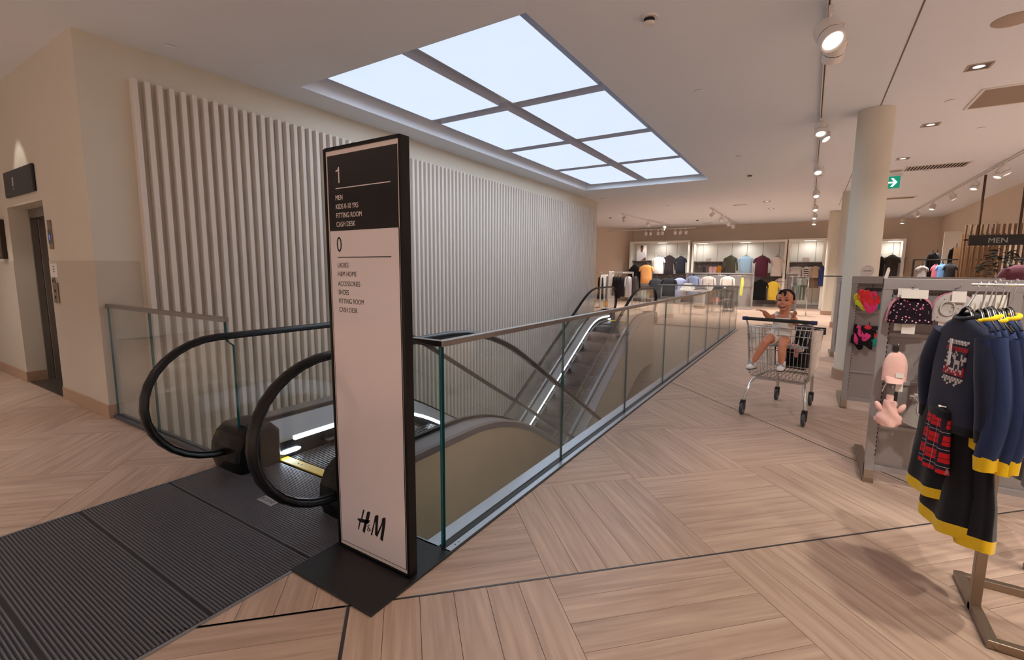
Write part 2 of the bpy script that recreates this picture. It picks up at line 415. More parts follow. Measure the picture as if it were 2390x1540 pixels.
for ci, (xa, row) in enumerate(((-5.02, 'row by the slatted wall'), (-3.57, 'row by the aisle'))):
    for k in range(4):
        y0 = 3.81 + k * 2.048
        t = thing('ceiling_light', 'glowing ceiling panel, %s, %s' % (row, ORD[k]), 'ceiling light', (xa + .61, y0 + .914, LZ), group='luminous ceiling panels above the escalators')
        h = MB(); d = .006
        h.box(-.61 - d, .61 + d, -.914 - d, -.914, 0, .12).box(-.61 - d, .61 + d, .914, .914 + d, 0, .12).box(-.61 - d, -.61, -.914, .914, 0, .12).box(.61, .61 + d, -.914, .914, 0, .12)
        P('housing', h, M_BOXSIDE, t, fix=False)
        l = MB(); l.box(-.61, .61, -.914, .914, .001, .004); P('diffuser', l, md, t)
# lamps inside are the area lamp above; the diffuser glows

# ================================================================== WALLS
WALLX = -5.73
mb = MB(); mb.box(-12.1, WALLX, 2.12, 13.98, -4.6, CEIL); mb.box(-7.05, WALLX, 1.68, 2.12, -4.6, CEIL)
wall_left = S('wall_left', mb, M_WALL, fix=False)
# slats standing proud of the wall
mb = MB(); mb.box(0, .078, -.0235, .0235, 0, 7.75)
me = mb.mesh('slat'); me.materials.append(M_SLAT)
for k in range(111):
    o = bpy.data.objects.new('slat', me); C.objects.link(o); o.parent = wall_left; o.location = (WALLX, 2.10 + k * .1052, -4.46); o['kind'] = 'structure'
    if k == 0: bv = o.modifiers.new('edge', 'BEVEL'); bv.width = .003; bv.segments = 1
    else: bv = o.modifiers.new('edge', 'BEVEL'); bv.width = .003; bv.segments = 1
# lift front: wall with a recess for the doors
NX0, NX1, NZ = -8.42, -7.05, 2.19
mb = MB(); mb.box(-12.1, NX0, 1.68, 2.12, -.3, CEIL); mb.box(NX0, NX1, 1.68, 2.12, NZ, CEIL)
wall_front = S('wall_front', mb, M_WALL, fix=False)
# washable lower band and tiled skirting
M_BAND = mat('lower_wall_coat', rgb(196, 186, 172), .5, noise=.03, scale=4)
mb = MB(); mb.box(NX1, WALLX + .003, 1.676, 1.68, .12, 1.54).box(WALLX, WALLX + .003, 1.68, 2.04, .12, 1.54).box(-12, NX0, 1.676, 1.68, .12, 1.54)
S('trim_6', mb, M_BAND, fix=False)
mb = MB(); mb.box(NX1 + .0, WALLX + .014, 1.666, 1.68, 0, .135).box(WALLX, WALLX + .014, 1.68, 1.74, 0, .135)
S('baseboard_left', mb, M_BASE, bevel=.002)
mb = MB(); mb.box(-12, NX0 + .012, 1.666, 1.68, 0, .135).box(NX0, NX0 + .012, 1.68, 2.0, 0, .135)
S('baseboard_front', mb, M_BASE, bevel=.002)
# other sides of the shop
mb = MB(); mb.box(-12.2, 8, 23.75, 24.0, -.3, CEIL); S('wall_back', mb, M_WALL2, fix=False)
a, b_ = Vector((-9.9, 20.6, 0)), Vector((-7.75, 23.75, 0)); d = (b_ - a); n_ = Vector((d.y, -d.x, 0)).normalized()
mb = MB(); mb.obox((a + b_) / 2 - n_ * .1 + Vector((0, 0, 1.65)), d / 2, n_ * .1, (0, 0, 1.95)); S('wall_corner', mb, M_WALL2)
mb = MB(); mb.box(-12.2, -12.0, -6, 24, -.3, CEIL).box(-12.1, -9.8, 20.6, 20.8, -.3, CEIL); S('wall_side', mb, M_WALLW, fix=False)
mb = MB(); mb.box(4.02, 4.2, 15.2, 24, -.3, CEIL); S('wall_right', mb, M_WALL2, fix=False)
mb = MB(); mb.box(7.0, 7.2, -6, 15.4, -.3, CEIL).box(4.1, 7.2, 15.2, 15.4, -.3, CEIL); S('wall_outer', mb, M_WALLW, fix=False)
mb = MB(); mb.box(-12.2, 7.2, -6.2, -6.0, -.3, CEIL); S('wall_rear', mb, M_WALLW, fix=False)
# the well below the floor
mb = MB(); mb.box(WX0 - .1, WX1, WY1 - .0, WY1 + .2, -4.5, -.031)
S('wall_well_end', mb, mat('well_paint', rgb(206, 192, 170), .8, noise=.02, scale=3), fix=False)
mb = MB(); mb.box(WX1 - .0, WX1 + .2, WY0, WY1, -4.5, -.031).box(WX0 - .1, WX1, WY0 - .2, WY0, -4.5, -.031); S('wall_well_side', mb, M_WALL, fix=False)
mb = MB(); mb.box(WX0 - .1, WX1 + .2, WY0 - .2, WY1 + .2, -4.6, -4.5); S('floor_lower', mb, mat('lower_floor', rgb(190, 168, 148), .4, noise=.05), fix=False)
# columns
def column(x, y, r=.20):
    m_ = MB(); m_.lathe([(r, -.01), (r, CEIL)], (x, y, 0), 40); c_ = S('column', m_, M_WALL, smooth=40)
    k_ = MB(); k_.lathe([(r + .02, -.005), (r + .02, .14), (r, .14)], (x, y, 0), 40, caps=False); S('baseboard_column', k_, M_BASE, smooth=40, parent=c_)
column(.575, 8.02); column(.76, 15.5); column(.60, 20.0)

# ------------------------------------------------------------------ the lift
t = thing('door_1', '', 'door', (-7.75, 2.0, 0), kind='structure')
t['label'] = 'brushed metal lift door in the deep recess of the plain wall'
P('door_panel', MB().box(-8.39, -7.72, 2.02, 2.05, .005, 2.08), M_STEEL, t, True)
P('door_panel', MB().box(-7.71, -7.05, 2.04, 2.07, .005, 2.08), M_STEEL, t, True)
P('door_frame', MB().box(-8.42, -8.40, 1.86, 1.93, .0, 2.08).box(-8.42, -8.395, 1.936, 2.12, .0, 2.08).box(-8.42, -7.05, 1.86, 2.10, 2.08, 2.19), M_STEEL, t, True, bevel=.003)
P('shadow_gap', MB().box(-8.42, -8.404, 1.93, 1.936, 0, 2.08), M_BLACK, t, True)
P('sill', MB().box(-8.42, -7.05, 1.70, 2.10, .001, .006), M_STEEL, t, True)
def wallq(name, label, cat, q, y, dep, m, bev=.004, extra=None, group=None):
    (u0, v0), (u1, v1) = q; a = ony(u0, v0, y); b_ = ony(u1, v1, y)
    c = Vector(((a.x + b_.x) / 2, y, (a.z + b_.z) / 2)); t_ = thing(name, label, cat, c, group=group)
    P('plate', MB().box(min(a.x, b_.x), max(a.x, b_.x), y - dep, y, min(a.z, b_.z), max(a.z, b_.z)), m, t_, True, bevel=bev)
    return t_, a, b_
t, a, b_ = wallq('wall_sign', 'black wall sign mounted above the lift recess', 'sign', ((14, 405), (87, 446)), 1.68, .03, M_BLACK, .012)
x = ony(27, 421, 1.64).x
P('symbol', MB().box(x - .035, x + .0, 1.648, 1.6505, 2.40, 2.50).box(x + .012, x + .022, 1.648, 1.6505, 2.40, 2.50).box(x - .03, x + .03, 1.648, 1.6505, 2.36, 2.375), mat('sign_symbol', rgb(140, 138, 136), .6, noise=0), t, True)
t, a, b_ = wallq('lift_indicator', 'slim metal lift indicator strip with dark blue display', 'indicator', ((113, 514), (127, 581)), 1.68, .016, M_BRONZE)
cx_ = (a.x + b_.x) / 2
P('display', MB().box(cx_ - .045, cx_ + .045, 1.6625, 1.6645, 1.72, 1.87), mat('display_dark', rgb(20, 22, 38), .15, noise=0), t, True)
P('arrow', MB().prism([(-.016, 0), (.016, 0), (0, .03)], lambda p, q: (cx_ + p, 1.6615, 1.79 + q), (0, .001, 0)).box(cx_ - .006, cx_ + .006, 1.6615, 1.6625, 1.755, 1.79), mat('display_blue', rgb(70, 90, 190), .4, noise=0, emit=(.10, .16, .7, 1), estr=.7), t, True)
t, a, b_ = wallq('paper_notice', 'white paper notice taped above the lift call buttons', 'notice', ((116, 615), (136, 647)), 1.675, .002, M_CARD, 0)
cx_ = (a.x + b_.x) / 2
for k, (ww, z) in enumerate(((.05, 1.475), (.06, 1.445), (.04, 1.42))):
    P('printed_line', MB().box(cx_ - ww / 2, cx_ + ww / 2, 1.672, 1.673, z, z + .010), mat('print_grey', rgb(96, 90, 90), .7, noise=0), t, True)
t, a, b_ = wallq('lift_call_panel', 'narrow metal lift call button panel on the plain wall', 'button panel', ((126, 659), (141, 707)), 1.675, .016, M_BRONZE)
cx_ = (a.x + b_.x) / 2
P('button', MB().lathe([(.018, 0), (.018, .006), (.012, .009)], (cx_, 1.659, 1.22), 16, axis='y').add([], []), M_CHROME, t, True, smooth=40)
P('button', MB().lathe([(.018, 0), (.018, .006), (.012, .009)], (cx_, 1.659, 1.15), 16, axis='y'), M_CHROME, t, True, smooth=40)
t = thing('key_switch', 'small round dark key switch between notice and lift call panel', 'switch', (-6.93, 1.675, 1.33))
P('rosette', MB().lathe([(.036, 0), (.036, -.008), (.03, -.012)], (0, 0, 0), 20, axis='y'), M_STEEL, t, smooth=40)
P('lock', MB().lathe([(.014, -.012), (.014, -.018)], (0, 0, 0), 16, axis='y'), M_BLACK, t, smooth=40)
t, a, b_ = wallq('notice_frame', 'dark framed notice holder on the wall beside the lift recess', 'notice holder', ((-2, 514), (20, 604)), 1.68, .05, mat('dark_bronze', rgb(58, 46, 40), .4, .4, noise=.05))
P('paper', MB().box(a.x + .04, b_.x - .1, 1.627, 1.6295, 1.62, 1.90), M_CARD, t, True)

# ================================================================== ESCALATORS
T30 = math.tan(PI / 6)
M_DECK = mat('escalator_decking', rgb(150, 150, 158), .32, .85, noise=.04, scale=30)
M_INNER = mat('escalator_inner_decking', rgb(178, 190, 200), .38, .75, noise=.03, scale=30)
M_SKIRT = mat('escalator_skirt', rgb(24, 25, 30), .22, .3, noise=.05)
M_CLAD = mat('escalator_cladding', rgb(190, 181, 164), .6, noise=.02, scale=4)
M_STEP = mat('escalator_step', rgb(84, 80, 84), .42, .7, noise=.08, scale=30)
M_RISER = mat('escalator_riser', rgb(66, 63, 67), .45, .7, noise=.08, scale=30)
M_YELLOW = mat('yellow_comb', rgb(232, 196, 40), .45, noise=.06)
TB, TE = 2.03, 2.03 + 4.5 / T30
def zc(t):
    L = .55
    def bend(d): return 0 if d < -L else (-T30 * d if d > L else -T30 * (d + L) ** 2 / (4 * L))
    return bend(t - TB) - bend(t - TE)
def frange(a, b, n): return [a + (b - a) * i / (n - 1) for i in range(n)]
TEND = TE + 2.0
def escalator(label, cx, y0, s, group):
    t_ = thing('escalator', label, 'escalator', (cx, y0, 0), group=group)
    def W(o, t, z): return (o, s * t, z)
    ts = [0.72] + frange(1.2, TB + .6, 12) + frange(TB + 1.2, TE - .7, 6) + frange(TE - .55, TE + .6, 9) + [TEND - .9]
    for sd in (-1, 1):
        R = .62
        # handrail: closed belt above, rounded returns at both ends
        path = [(.60, .155), (.50, .155)]
        for k in range(17):
            a = -PI / 2 - PI * k / 16; path.append((.47 + .47 * math.cos(a), .5775 + .4225 * math.sin(a)))
        path += [(t, zc(t) + 1.0) for t in frange(.62, TEND - .62, 60)]
        for k in range(17):
            a = PI / 2 - PI * k / 16; path.append((TEND - .47 + .47 * math.cos(a), -4.5 + .5775 + .4225 * math.sin(a)))
        path += [(TEND - .60, -4.5 + .155)]
        rings = []
        for i, (t, z) in enumerate(path):
            a = path[max(0, i - 1)]; b_ = path[min(len(path) - 1, i + 1)]; d = Vector((b_[0] - a[0], b_[1] - a[1])).normalized(); nn = (-d.y, d.x)
            rings.append([W(sd * R + .041 * math.cos(q), t + nn[0] * .021 * math.sin(q), z + nn[1] * .021 * math.sin(q)) for q in [2 * PI * k / 10 for k in range(10)]])
        P('handrail', MB().loft(rings), M_RUBBER, t_, smooth=60)
        # chrome guide the belt runs on (inside the loop)
        rings = []
        for i, (t, z) in enumerate(path):
            a = path[max(0, i - 1)]; b_ = path[min(len(path) - 1, i + 1)]; d = Vector((b_[0] - a[0], b_[1] - a[1])).normalized(); nn = (d.y, -d.x)
            t2, z2 = t + nn[0] * .024, z + nn[1] * .024
            rings.append([W(sd * R + x_, t2 + nn[0] * y_, z2 + nn[1] * y_) for x_, y_ in ((-.014, -.004), (.014, -.004), (.014, .003), (-.014, .003))])
        P('handrail_guide', MB().loft(rings, sm=False), mat('guide_dark', rgb(52, 52, 56), .35, .6), t_)
        # glass between decking and belt
        def gl(t):
            top, bot = zc(t) + .965, zc(t) + .30
            if t < .47:
                e = .44 * math.sqrt(max(0, 1 - ((.47 - t) / .44) ** 2)) * .87; top = .5775 + e; bot = .5775 - e
            return max(bot, zc(t) + (.30 if t > .95 else .10)), top
        cuts = [.045, 1.86, 3.3, 4.8, 6.3, 7.8, 9.3, TEND - .5]
        for k in range(len(cuts) - 1):
            tt = frange(cuts[k] + (.003 if k else 0), cuts[k + 1] - .003, 16); m_ = MB(); n = len(tt)
            for o_ in (-.005, .005):
                m_.add([W(sd * R + o_, t, gl(t)[0]) for t in tt] + [W(sd * R + o_, t, gl(t)[1]) for t in tt], [(i, i + 1, n + i + 1, n + i) for i in range(n - 1)], 0)
            P('glass_panel', m_, M_GLASS, t_, fix=False)
        # decking: inner slope, top, outer edge
        prof = [(.14, .16, 'i'), (.045, .30, 'i')]
        m_ = MB(); m_.loft([[W(sd * (R - .14), t, zc(t) + .17), W(sd * (R - .04), t, zc(t) + .30)] for t in ts], 0, True, False, False); P('inner_decking', m_, M_INNER, t_, fix=False)
        m_ = MB(); m_.loft([[W(sd * (R - .04), t, zc(t) + .30), W(sd * (R + .19), t, zc(t) + .31), W(sd * (R + .205), t, zc(t) + .295), W(sd * (R + .205), t, zc(t) + .25)] for t in ts], 0, False, False, False); P('outer_decking', m_, M_DECK, t_, fix=False)
        m_ = MB(); m_.loft([[W(sd * (R - .015), t, zc(t) + .302), W(sd * (R - .015), t, zc(t) + .322), W(sd * (R + .015), t, zc(t) + .322), W(sd * (R + .015), t, zc(t) + .302)] for t in ts], 0, False, True, True); P('glass_clamp', m_, M_BLACK, t_, fix=False)
        m_ = MB(); m_.loft([[W(sd * (R - .15), t, zc(t) + .135), W(sd * (R - .15), t, zc(t) + .168), W(sd * (R - .12), t, zc(t) + .168), W(sd * (R - .12), t, zc(t) + .135)] for t in [.92] + ts[1:-1]], 0, False, True, True)
        if sd == -1: P('light_strip', m_, M_LED, t_, fix=False)
        else: P('skirt_rail', m_, M_INNER, t_, fix=False)
        m_ = MB(); m_.loft([[W(sd * (R - .128), t, zc(t) + .14), W(sd * (R - .118), t, zc(t) - .3)] for t in [.6] + ts], 0, True, False, False); P('skirt', m_, M_SKIRT, t_, fix=False)
        m_ = MB(); m_.loft([[W(sd * (R - .19), t, zc(t) + .035), W(sd * (R - .19), t, zc(t) + .05), W(sd * (R - .12), t, zc(t) + .05), W(sd * (R - .12), t, zc(t) + .035)] for t in ts[1:-1]], 0, False, True, True); P('brush', m_, M_BLACK, t_, fix=False)
        m_ = MB(); m_.loft([[W(sd * (R + .198), t, zc(t) + .255), W(sd * (R + .198), t, zc(t) - 1.15)] for t in ts], 0, True, False, False); P('cladding', m_, M_CLAD, t_, fix=False)
        # newel base the belt disappears into
        for te, dr, zz in ((.0, 1, 0), (TEND, -1, -4.5)):
            out = [(.48, .0), (.45, .10), (.46, .20), (.50, .285), (.57, .335), (.74, .335), (.80, .27), (.80, .0)]
            m_ = MB(); rings = []
            for o_, k in ((R - .165, .86), (R - .145, .97), (R - .06, 1.0), (R + .12, 1.0), (R + .195, .97), (R + .215, .86)):
                rings.append([W(sd * o_, te + dr * (.68 + (t - .68) * k), zz + z * k + (0 if z == 0 else (1 - k) * .05)) for t, z in out])
            m_.loft(rings, 0, False, True, True)
            P('newel_base', m_, M_RUBBER, t_, bevel=.008)
        # small bolts along the deck
        m_ = MB()
        for t in frange(TB + .3, TE - 1, 44): m_.ell(W(sd * (R + .07), t, zc(t) + .312), (.011, .011, .006), 6, 4)
        P('deck_bolt', m_, M_BLACK, t_, kind='stuff')
    # comb light, comb plate, steps
    side = -1
    m_ = MB(); rings = []
    for t in frange(.81, .97, 9):
        e = math.sqrt(max(.05, 1 - ((t - .89) / .083) ** 4)); rings.append([W(side * (.492 - x_), t, .055 + z_ * e) for x_, z_ in ((.0, -.015), (.012, -.015), (.012, .015), (.0, .015))])
    m_.loft(rings, 0, False, True, True); P('comb_light', m_, mat('comb_led', (1, 1, 1, 1), .5, noise=0, emit=(.72, .88, 1, 1), estr=14), t_)
    m_ = MB(); m_.box(-.5, .5, min(s * .79, s * .87), max(s * .79, s * .87), .004, .012); cp = P('comb_plate', m_, M_YELLOW, t_, bevel=.003)
    m_ = MB()
    for x in (-.3, -.26, .02, .06, .3, .34): m_.ell((x, s * .83, .0125), (.007, .007, .002), 8, 4)
    P('screw', m_, M_BLACK, cp)
    k = 0; t = .875
    while t < TEND - 1.0:
        t1 = t + .405
        tm = t + .2; z = zc(tm) if (tm < TB - .55 or tm > TE + .55) else zc(tm)
        m_ = MB(); n = 8
        prof = [(t1, z - .22), (t1, z - .02), (t1 - .012, z - .002), (t, z - .002), (t, z - .22)]
        # grooved tread: long ribs along the run
        rb = [(x, .0) for x in frange(-.485, .485, 2)]
        m_.loft([[W(-.485, a, b2) for a, b2 in prof], [W(.485, a, b2) for a, b2 in prof]], 1, False, True, True)
        for x in frange(-.47, .47, 32): m_.box(x - .008, x + .008, min(s * (t + .01), s * (t1 - .02)), max(s * (t + .01), s * (t1 - .02)), z - .003, z + .007, 0)
        if tm > TB - .4:
            for x in frange(-.47, .47, 32): m_.box(x - .008, x + .008, min(s * (t1 - .005), s * (t1 + .007)), max(s * (t1 - .005), s * (t1 + .007)), z - .2, z - .012, 0)
        st = P('step', m_, [M_STEP, M_RISER], t_, fix=False)
        t += .405
    return t_
e1 = escalator('escalator leading down beside the directory sign, black newels with lit comb', -2.88, 1.19, 1, 'pair of crossing escalators')
e2 = escalator('escalator along the slatted wall, its newels at the far landing', -4.50, 14.25, -1, 'pair of crossing escalators')

# landing mat with cross ribs
M_MATB = mat('mat_base', rgb(40, 39, 42), .6, .3, noise=.08)
M_RIB = mat('mat_rib', rgb(122, 123, 132), .36, .7, noise=.06, scale=20)
t = thing('escalator_landing_mat', 'dark ribbed metal landing mat in front of the near escalator', 'floor mat', (-2.85, .8, 0))
P('mat_base', MB().box(-3.65, -2.05, -.34, 1.97, -.006, .001), M_MATB, t, True)
P('edge_frame', MB().box(-3.66, -3.645, -.35, 1.72, -.006, .006).box(-2.055, -2.04, -.35, 1.72, -.006, .006).box(-3.66, -2.04, -.35, -.335, -.006, .006), M_ALU, t, True)
m_ = MB(); y = -.325
seams = (-.05, .42, .88, 1.35)
while y < 1.965:
    if all(abs(y - q) > .0075 for q in seams):
        x0, x1 = (-3.64, -2.06)
        m_.add([(x0, y - .0052, .001), (x1, y - .0052, .001), (x1, y + .0052, .001), (x0, y + .0052, .001), (x0, y - .0028, .0065), (x1, y - .0028, .0065), (x1, y + .0028, .0065), (x0, y + .0028, .0065)], [(4, 5, 6, 7), (0, 1, 5, 4), (2, 3, 7, 6), (1, 2, 6, 5), (3, 0, 4, 7)])
    y += .0148
P('rib', m_, M_RIB, t, True, kind='stuff', fix=False)
a = onz(601, 1170, .007); b_ = onz(652, 1168, .007)
c = Vector((-2.80, 1.575, 0))
nm = P('name_plate', MB().box(c.x - .10, c.x + .06, c.y - .035, c.y + .03, .004, .0085), mat('plate_grey', rgb(170, 168, 172), .4, .5, noise=.02), t, True)
for k, ch in enumerate('KONE'):
    text('plate_letter', ch, (c.x - .088 + k * .037, c.y - .016, .0087), .028, M_BLACK, nm, rot=(0, 0, 0), xs=.95)

# ================================================================== GLASS BALUSTRADES
def pane(m_, x0, x1, y0, y1, z0, z1, edge_axis):
    """glass slab: big faces clear (0), narrow faces green (1)"""
    v = [(x0, y0, z0), (x1, y0, z0), (x1, y1, z0), (x0, y1, z0), (x0, y0, z1), (x1, y0, z1), (x1, y1, z1), (x0, y1, z1)]
    m_.add(v, [(1, 2, 6, 5), (3, 0, 4, 7)], 0 if edge_axis == 'y' else 1)
    m_.add(v, [(0, 1, 5, 4), (2, 3, 7, 6)], 1 if edge_axis == 'y' else 0)
    m_.add(v, [(4, 5, 6, 7), (3, 2, 1, 0)], 1)
    return m_
GX = -1.555; GT = 1.115
t = thing('glass_balustrade', 'long frameless glass balustrade with metal top rail beside the escalator well', 'balustrade', (GX, 7.6, 0))
ys = [1.80, 3.20, 4.70, 6.21, 7.75, 9.22, 10.72, 12.25, 13.40]
for k in range(8):
    P('glass_pane', pane(MB(), GX - .0085, GX + .0085, ys[k] + .004, ys[k + 1] - .004, -.05, GT - .02, 'y'), [M_GLASS, M_GEDGE], t, True, fix=False)
for k in range(2, 8): P('silicone_joint', MB().box(GX - .007, GX + .007, ys[k] - .0038, ys[k] + .0038, -.04, GT - .02), M_BLACK, t, True)
P('glass_pane', pane(MB(), -1.96, GX - .012, 1.80 - .0085, 1.80 + .0085, -.05, GT - .02, 'x'), [M_GLASS, M_GEDGE], t, True, fix=False)
P('top_rail', MB().box(GX - .018, GX + .018, 1.78, 13.42, GT - .022, GT + .009).box(-1.97, GX - .018, 1.78, 1.816, GT - .022, GT + .009), M_STEEL, t, True, bevel=.003)
P('base_channel', MB().box(-1.66, GX - .022, 1.77, 13.42, -.05, .012).box(GX + .020, -1.492, 1.77, 13.42, -.05, .012).box(-1.97, -1.66, 1.77, 1.79, -.05, .012), M_ALU, t, True, bevel=.002)
P('base_gasket', MB().box(GX - .022, GX + .020, 1.77, 13.42, -.05, .004).box(-1.492, -1.484, 1.77, 13.42, -.006, .006).box(GX + .0088, GX + .024, 1.77, 13.41, .0, .0135), M_BLACK, t, True)
m_ = MB()
for y in (1.84, 1.87): m_.ell((-1.51, y, .0125), (.004, .004, .0015), 8, 4)
P('screw', m_, M_BLACK, t, True)
# the return by the lift, with its notched end
t = thing('glass_balustrade', 'short glass balustrade with notched end running from the lift wall', 'balustrade', (-4.6, 1.74, 0))
P('glass_pane', pane(MB(), -5.71, -4.805, 1.7315, 1.7485, -.05, 1.10, 'x'), [M_GLASS, M_GEDGE], t, True, fix=False)
pl = [(-4.795, -.05), (-3.45, -.05), (-3.45, .93)] + [(-3.50 - .045 * math.sin(a), .99 - .045 * math.cos(a)) for a in frange(0, PI / 2, 6)] + [(-3.548, 1.10), (-4.795, 1.10)]
m_ = MB(); n = len(pl); A = [(x, 1.7315, z) for x, z in pl]; B = [(x, 1.7485, z) for x, z in pl]
m_.add(A, [tuple(range(n))], 0).add(B, [tuple(range(n - 1, -1, -1))], 0)
for i in range(n): m_.add([A[i], A[(i + 1) % n], B[(i + 1) % n], B[i]], [(0, 1, 2, 3)], 1)
P('glass_pane', m_, [M_GLASS, M_GEDGE], t, True, fix=False)
P('top_rail', MB().box(-5.715, -3.53, 1.72, 1.76, 1.092, 1.128), M_STEEL, t, True, bevel=.003)
P('base_channel', MB().box(-5.715, -3.92, 1.70, 1.7315, -.006, .03).box(-5.715, -3.92, 1.7485, 1.78, -.05, .03), mat('dark_channel', rgb(92, 92, 98), .4, .6, noise=.05), t, True, bevel=.002)
# far end of the well
t = thing('glass_balustrade', 'glass balustrade across the far end of the escalator well', 'balustrade', (-2.6, 13.42, 0))
for a, b_ in ((-3.60, -2.57), (-2.56, -1.58)): P('glass_pane', pane(MB(), a, b_, 13.4115, 13.4285, -.05, GT - .02, 'x'), [M_GLASS, M_GEDGE], t, True, fix=False)
P('top_rail', MB().box(-3.62, -1.578, 13.40, 13.44, GT - .028, GT + .012), M_STEEL, t, True, bevel=.003)
P('base_channel', MB().box(-3.60, -1.66, 13.43, 13.47, -.01, .012), M_ALU, t, True)

# ================================================================== DIRECTORY SIGN
SX0, SX1, SY, SH = -2.035, -1.512, 1.50, 2.05
t = thing('directory_sign', 'tall black framed floor directory sign on a flat black base plate', 'sign', (-1.775, 1.52, 0))
bp_ = MB(); bp_.box(-2.06, -1.48, 1.235, 1.785, .001, .012); P('base_plate', bp_, M_BLACK, t, True, bevel=.004)
fr = MB(); fr.box(SX0, SX0 + .014, SY, SY + .052, .012, SH).box(SX1 - .014, SX1, SY, SY + .052, .012, SH).box(SX0 + .014, SX1 - .014, SY, SY + .052, SH - .014, SH).box(SX0 + .014, SX1 - .014, SY, SY + .052, .012, .026).box(SX0 + .014, SX1 - .014, SY + .010, SY + .046, .026, SH - .014)
P('frame', fr, mat('sign_frame_black', rgb(9, 9, 12), .35, noise=.05, spec=.3), t, True, bevel=.002)
M_PBLK = mat('panel_black', rgb(18, 16, 19), .35, noise=.03, coat=.55, spec=.15)
M_PPNK = mat('panel_pale_pink', rgb(226, 217, 220), .35, noise=.01, scale=2, coat=1.0)
M_PWHT = mat('panel_white_border', rgb(225, 212, 208), .4, noise=0, coat=1.0)
zs = 1.662
ix0, ix1, iz0, iz1 = SX0 + .014, SX1 - .014, .026, SH - .014
P('border', MB().box(ix0, ix1, SY + .006, SY + .0105, iz0, iz1), M_PWHT, t, True)
bx0, bx1, bz0, bz1 = ix0 + .013, ix1 - .013, iz0 + .022, iz1 - .022
P('black_panel', MB().box(bx0, bx1, SY + .0035, SY + .0062, zs, bz1), M_PBLK, t, True)
P('pink_panel', MB().box(bx0, bx1, SY + .0035, SY + .0062, bz0, zs - .001), M_PPNK, t, True)
ln = MB(); q = .0025
ln.box(bx0 - q, bx0, SY + .003, SY + .0062, bz0 - q, zs).box(bx1, bx1 + q, SY + .003, SY + .0062, bz0 - q, zs).box(bx0, bx1, SY + .003, SY + .0062, bz0 - q, bz0)
P('border_line', ln, M_PBLK, t, True)
fz = SY + .0032
M_TW = mat('print_white', rgb(226, 216, 214), .4, noise=0); M_TB = mat('print_black', rgb(16, 13, 14), .4, noise=0)
for body, x, z, cap, m, xs in (('1', -1.950, 1.884, .074, M_TW, .8), ('MEN', -1.957, 1.806, .0245, M_TW, .78), ('KIDS 0-10 YRS', -1.957, 1.764, .0245, M_TW, .78), ('FITTING ROOM', -1.957, 1.7225, .0245, M_TW, .78), ('CASH DESK', -1.957, 1.681, .0245, M_TW, .78),
                               ('0', -1.962, 1.562, .075, M_TB, .80), ('LADIES', -1.961, 1.486, .0245, M_TB, .78), ('H&M HOME', -1.961, 1.444, .0245, M_TB, .78), ('ACCESSORIES', -1.961, 1.3965, .0245, M_TB, .78), ('SHOES', -1.961, 1.355, .0245, M_TB, .78), ('FITTING ROOM', -1.961, 1.3115, .0245, M_TB, .78), ('CASH DESK', -1.961, 1.269, .0245, M_TB, .78)):
    if body == '1':
        P('lettering', MB().prism([(.020, 0), (.0275, 0), (.0275, .074), (.022, .074), (.016, .062), (.002, .058), (.002, .053), (.020, .055)], lambda a, b2: (x + a, fz - .0003, z + b2), (0, .0006, 0)), m, t, True); continue
    text('lettering', body, (x, fz, z), cap, m, t, xs=xs, ext=.0003)
P('rule', MB().box(-1.953, -1.583, fz - .0002, fz + .0006, 1.858, 1.862), M_TW, t, True)
P('rule', MB().box(-1.957, -1.588, fz - .0002, fz + .0006, 1.533, 1.5375), M_TB, t, True)
lg = MB()
def zp(x, y): p = ony(680 + x / 5.5, 1180 + y / 5.5, SY); return (p.x, p.z)
def poly(pts):
    p2 = [zp(*p) for p in pts]; lg.prism(p2, lambda a, b2: (a, fz - .0002, b2), (0, .0006, 0))
poly([(914, 54), (924, 50), (933, 58), (906, 170), (888, 168)])
poly([(884, 205), (862, 306), (852, 310), (848, 300), (868, 205)])
poly([(838, 170), (850, 165), (898, 170), (960, 186), (1003, 192), (1002, 205), (975, 238), (940, 226), (880, 215), (860, 200)])
poly([(966, 84), (985, 76), (1008, 86), (985, 192), (962, 240), (934, 356), (926, 350), (907, 326), (930, 226), (944, 186)])
for seg in ([(996, 262), (984, 254), (974, 266), (978, 280), (992, 300), (1008, 330)], [(990, 284), (972, 300), (970, 318), (984, 330), (1000, 318), (1006, 302)]):
    for i in range(len(seg) - 1):
        a, b_ = Vector(seg[i]), Vector(seg[i + 1]); d = (b_ - a).normalized(); nn = Vector((-d.y, d.x)) * 4.5; a, b_ = a - d * 2, b_ + d * 2
        poly([tuple(a + nn), tuple(b_ + nn), tuple(b_ - nn), tuple(a - nn)])
poly([(1048, 235), (1056, 190), (1068, 186), (1070, 200), (1030, 382), (1022, 388), (1013, 376)])
poly([(1056, 190), (1066, 134), (1088, 122), (1112, 130), (1104, 260), (1098, 398), (1092, 404), (1066, 372), (1072, 270), (1070, 200)])
poly([(1098, 398), (1090, 400), (1092, 360), (1150, 230), (1160, 165), (1172, 200), (1162, 250)])
poly([(1156, 172), (1180, 156), (1204, 162), (1200, 250), (1168, 455), (1160, 460), (1133, 432), (1150, 340), (1163, 240)])
P('logo', lg, M_TB, t, True)

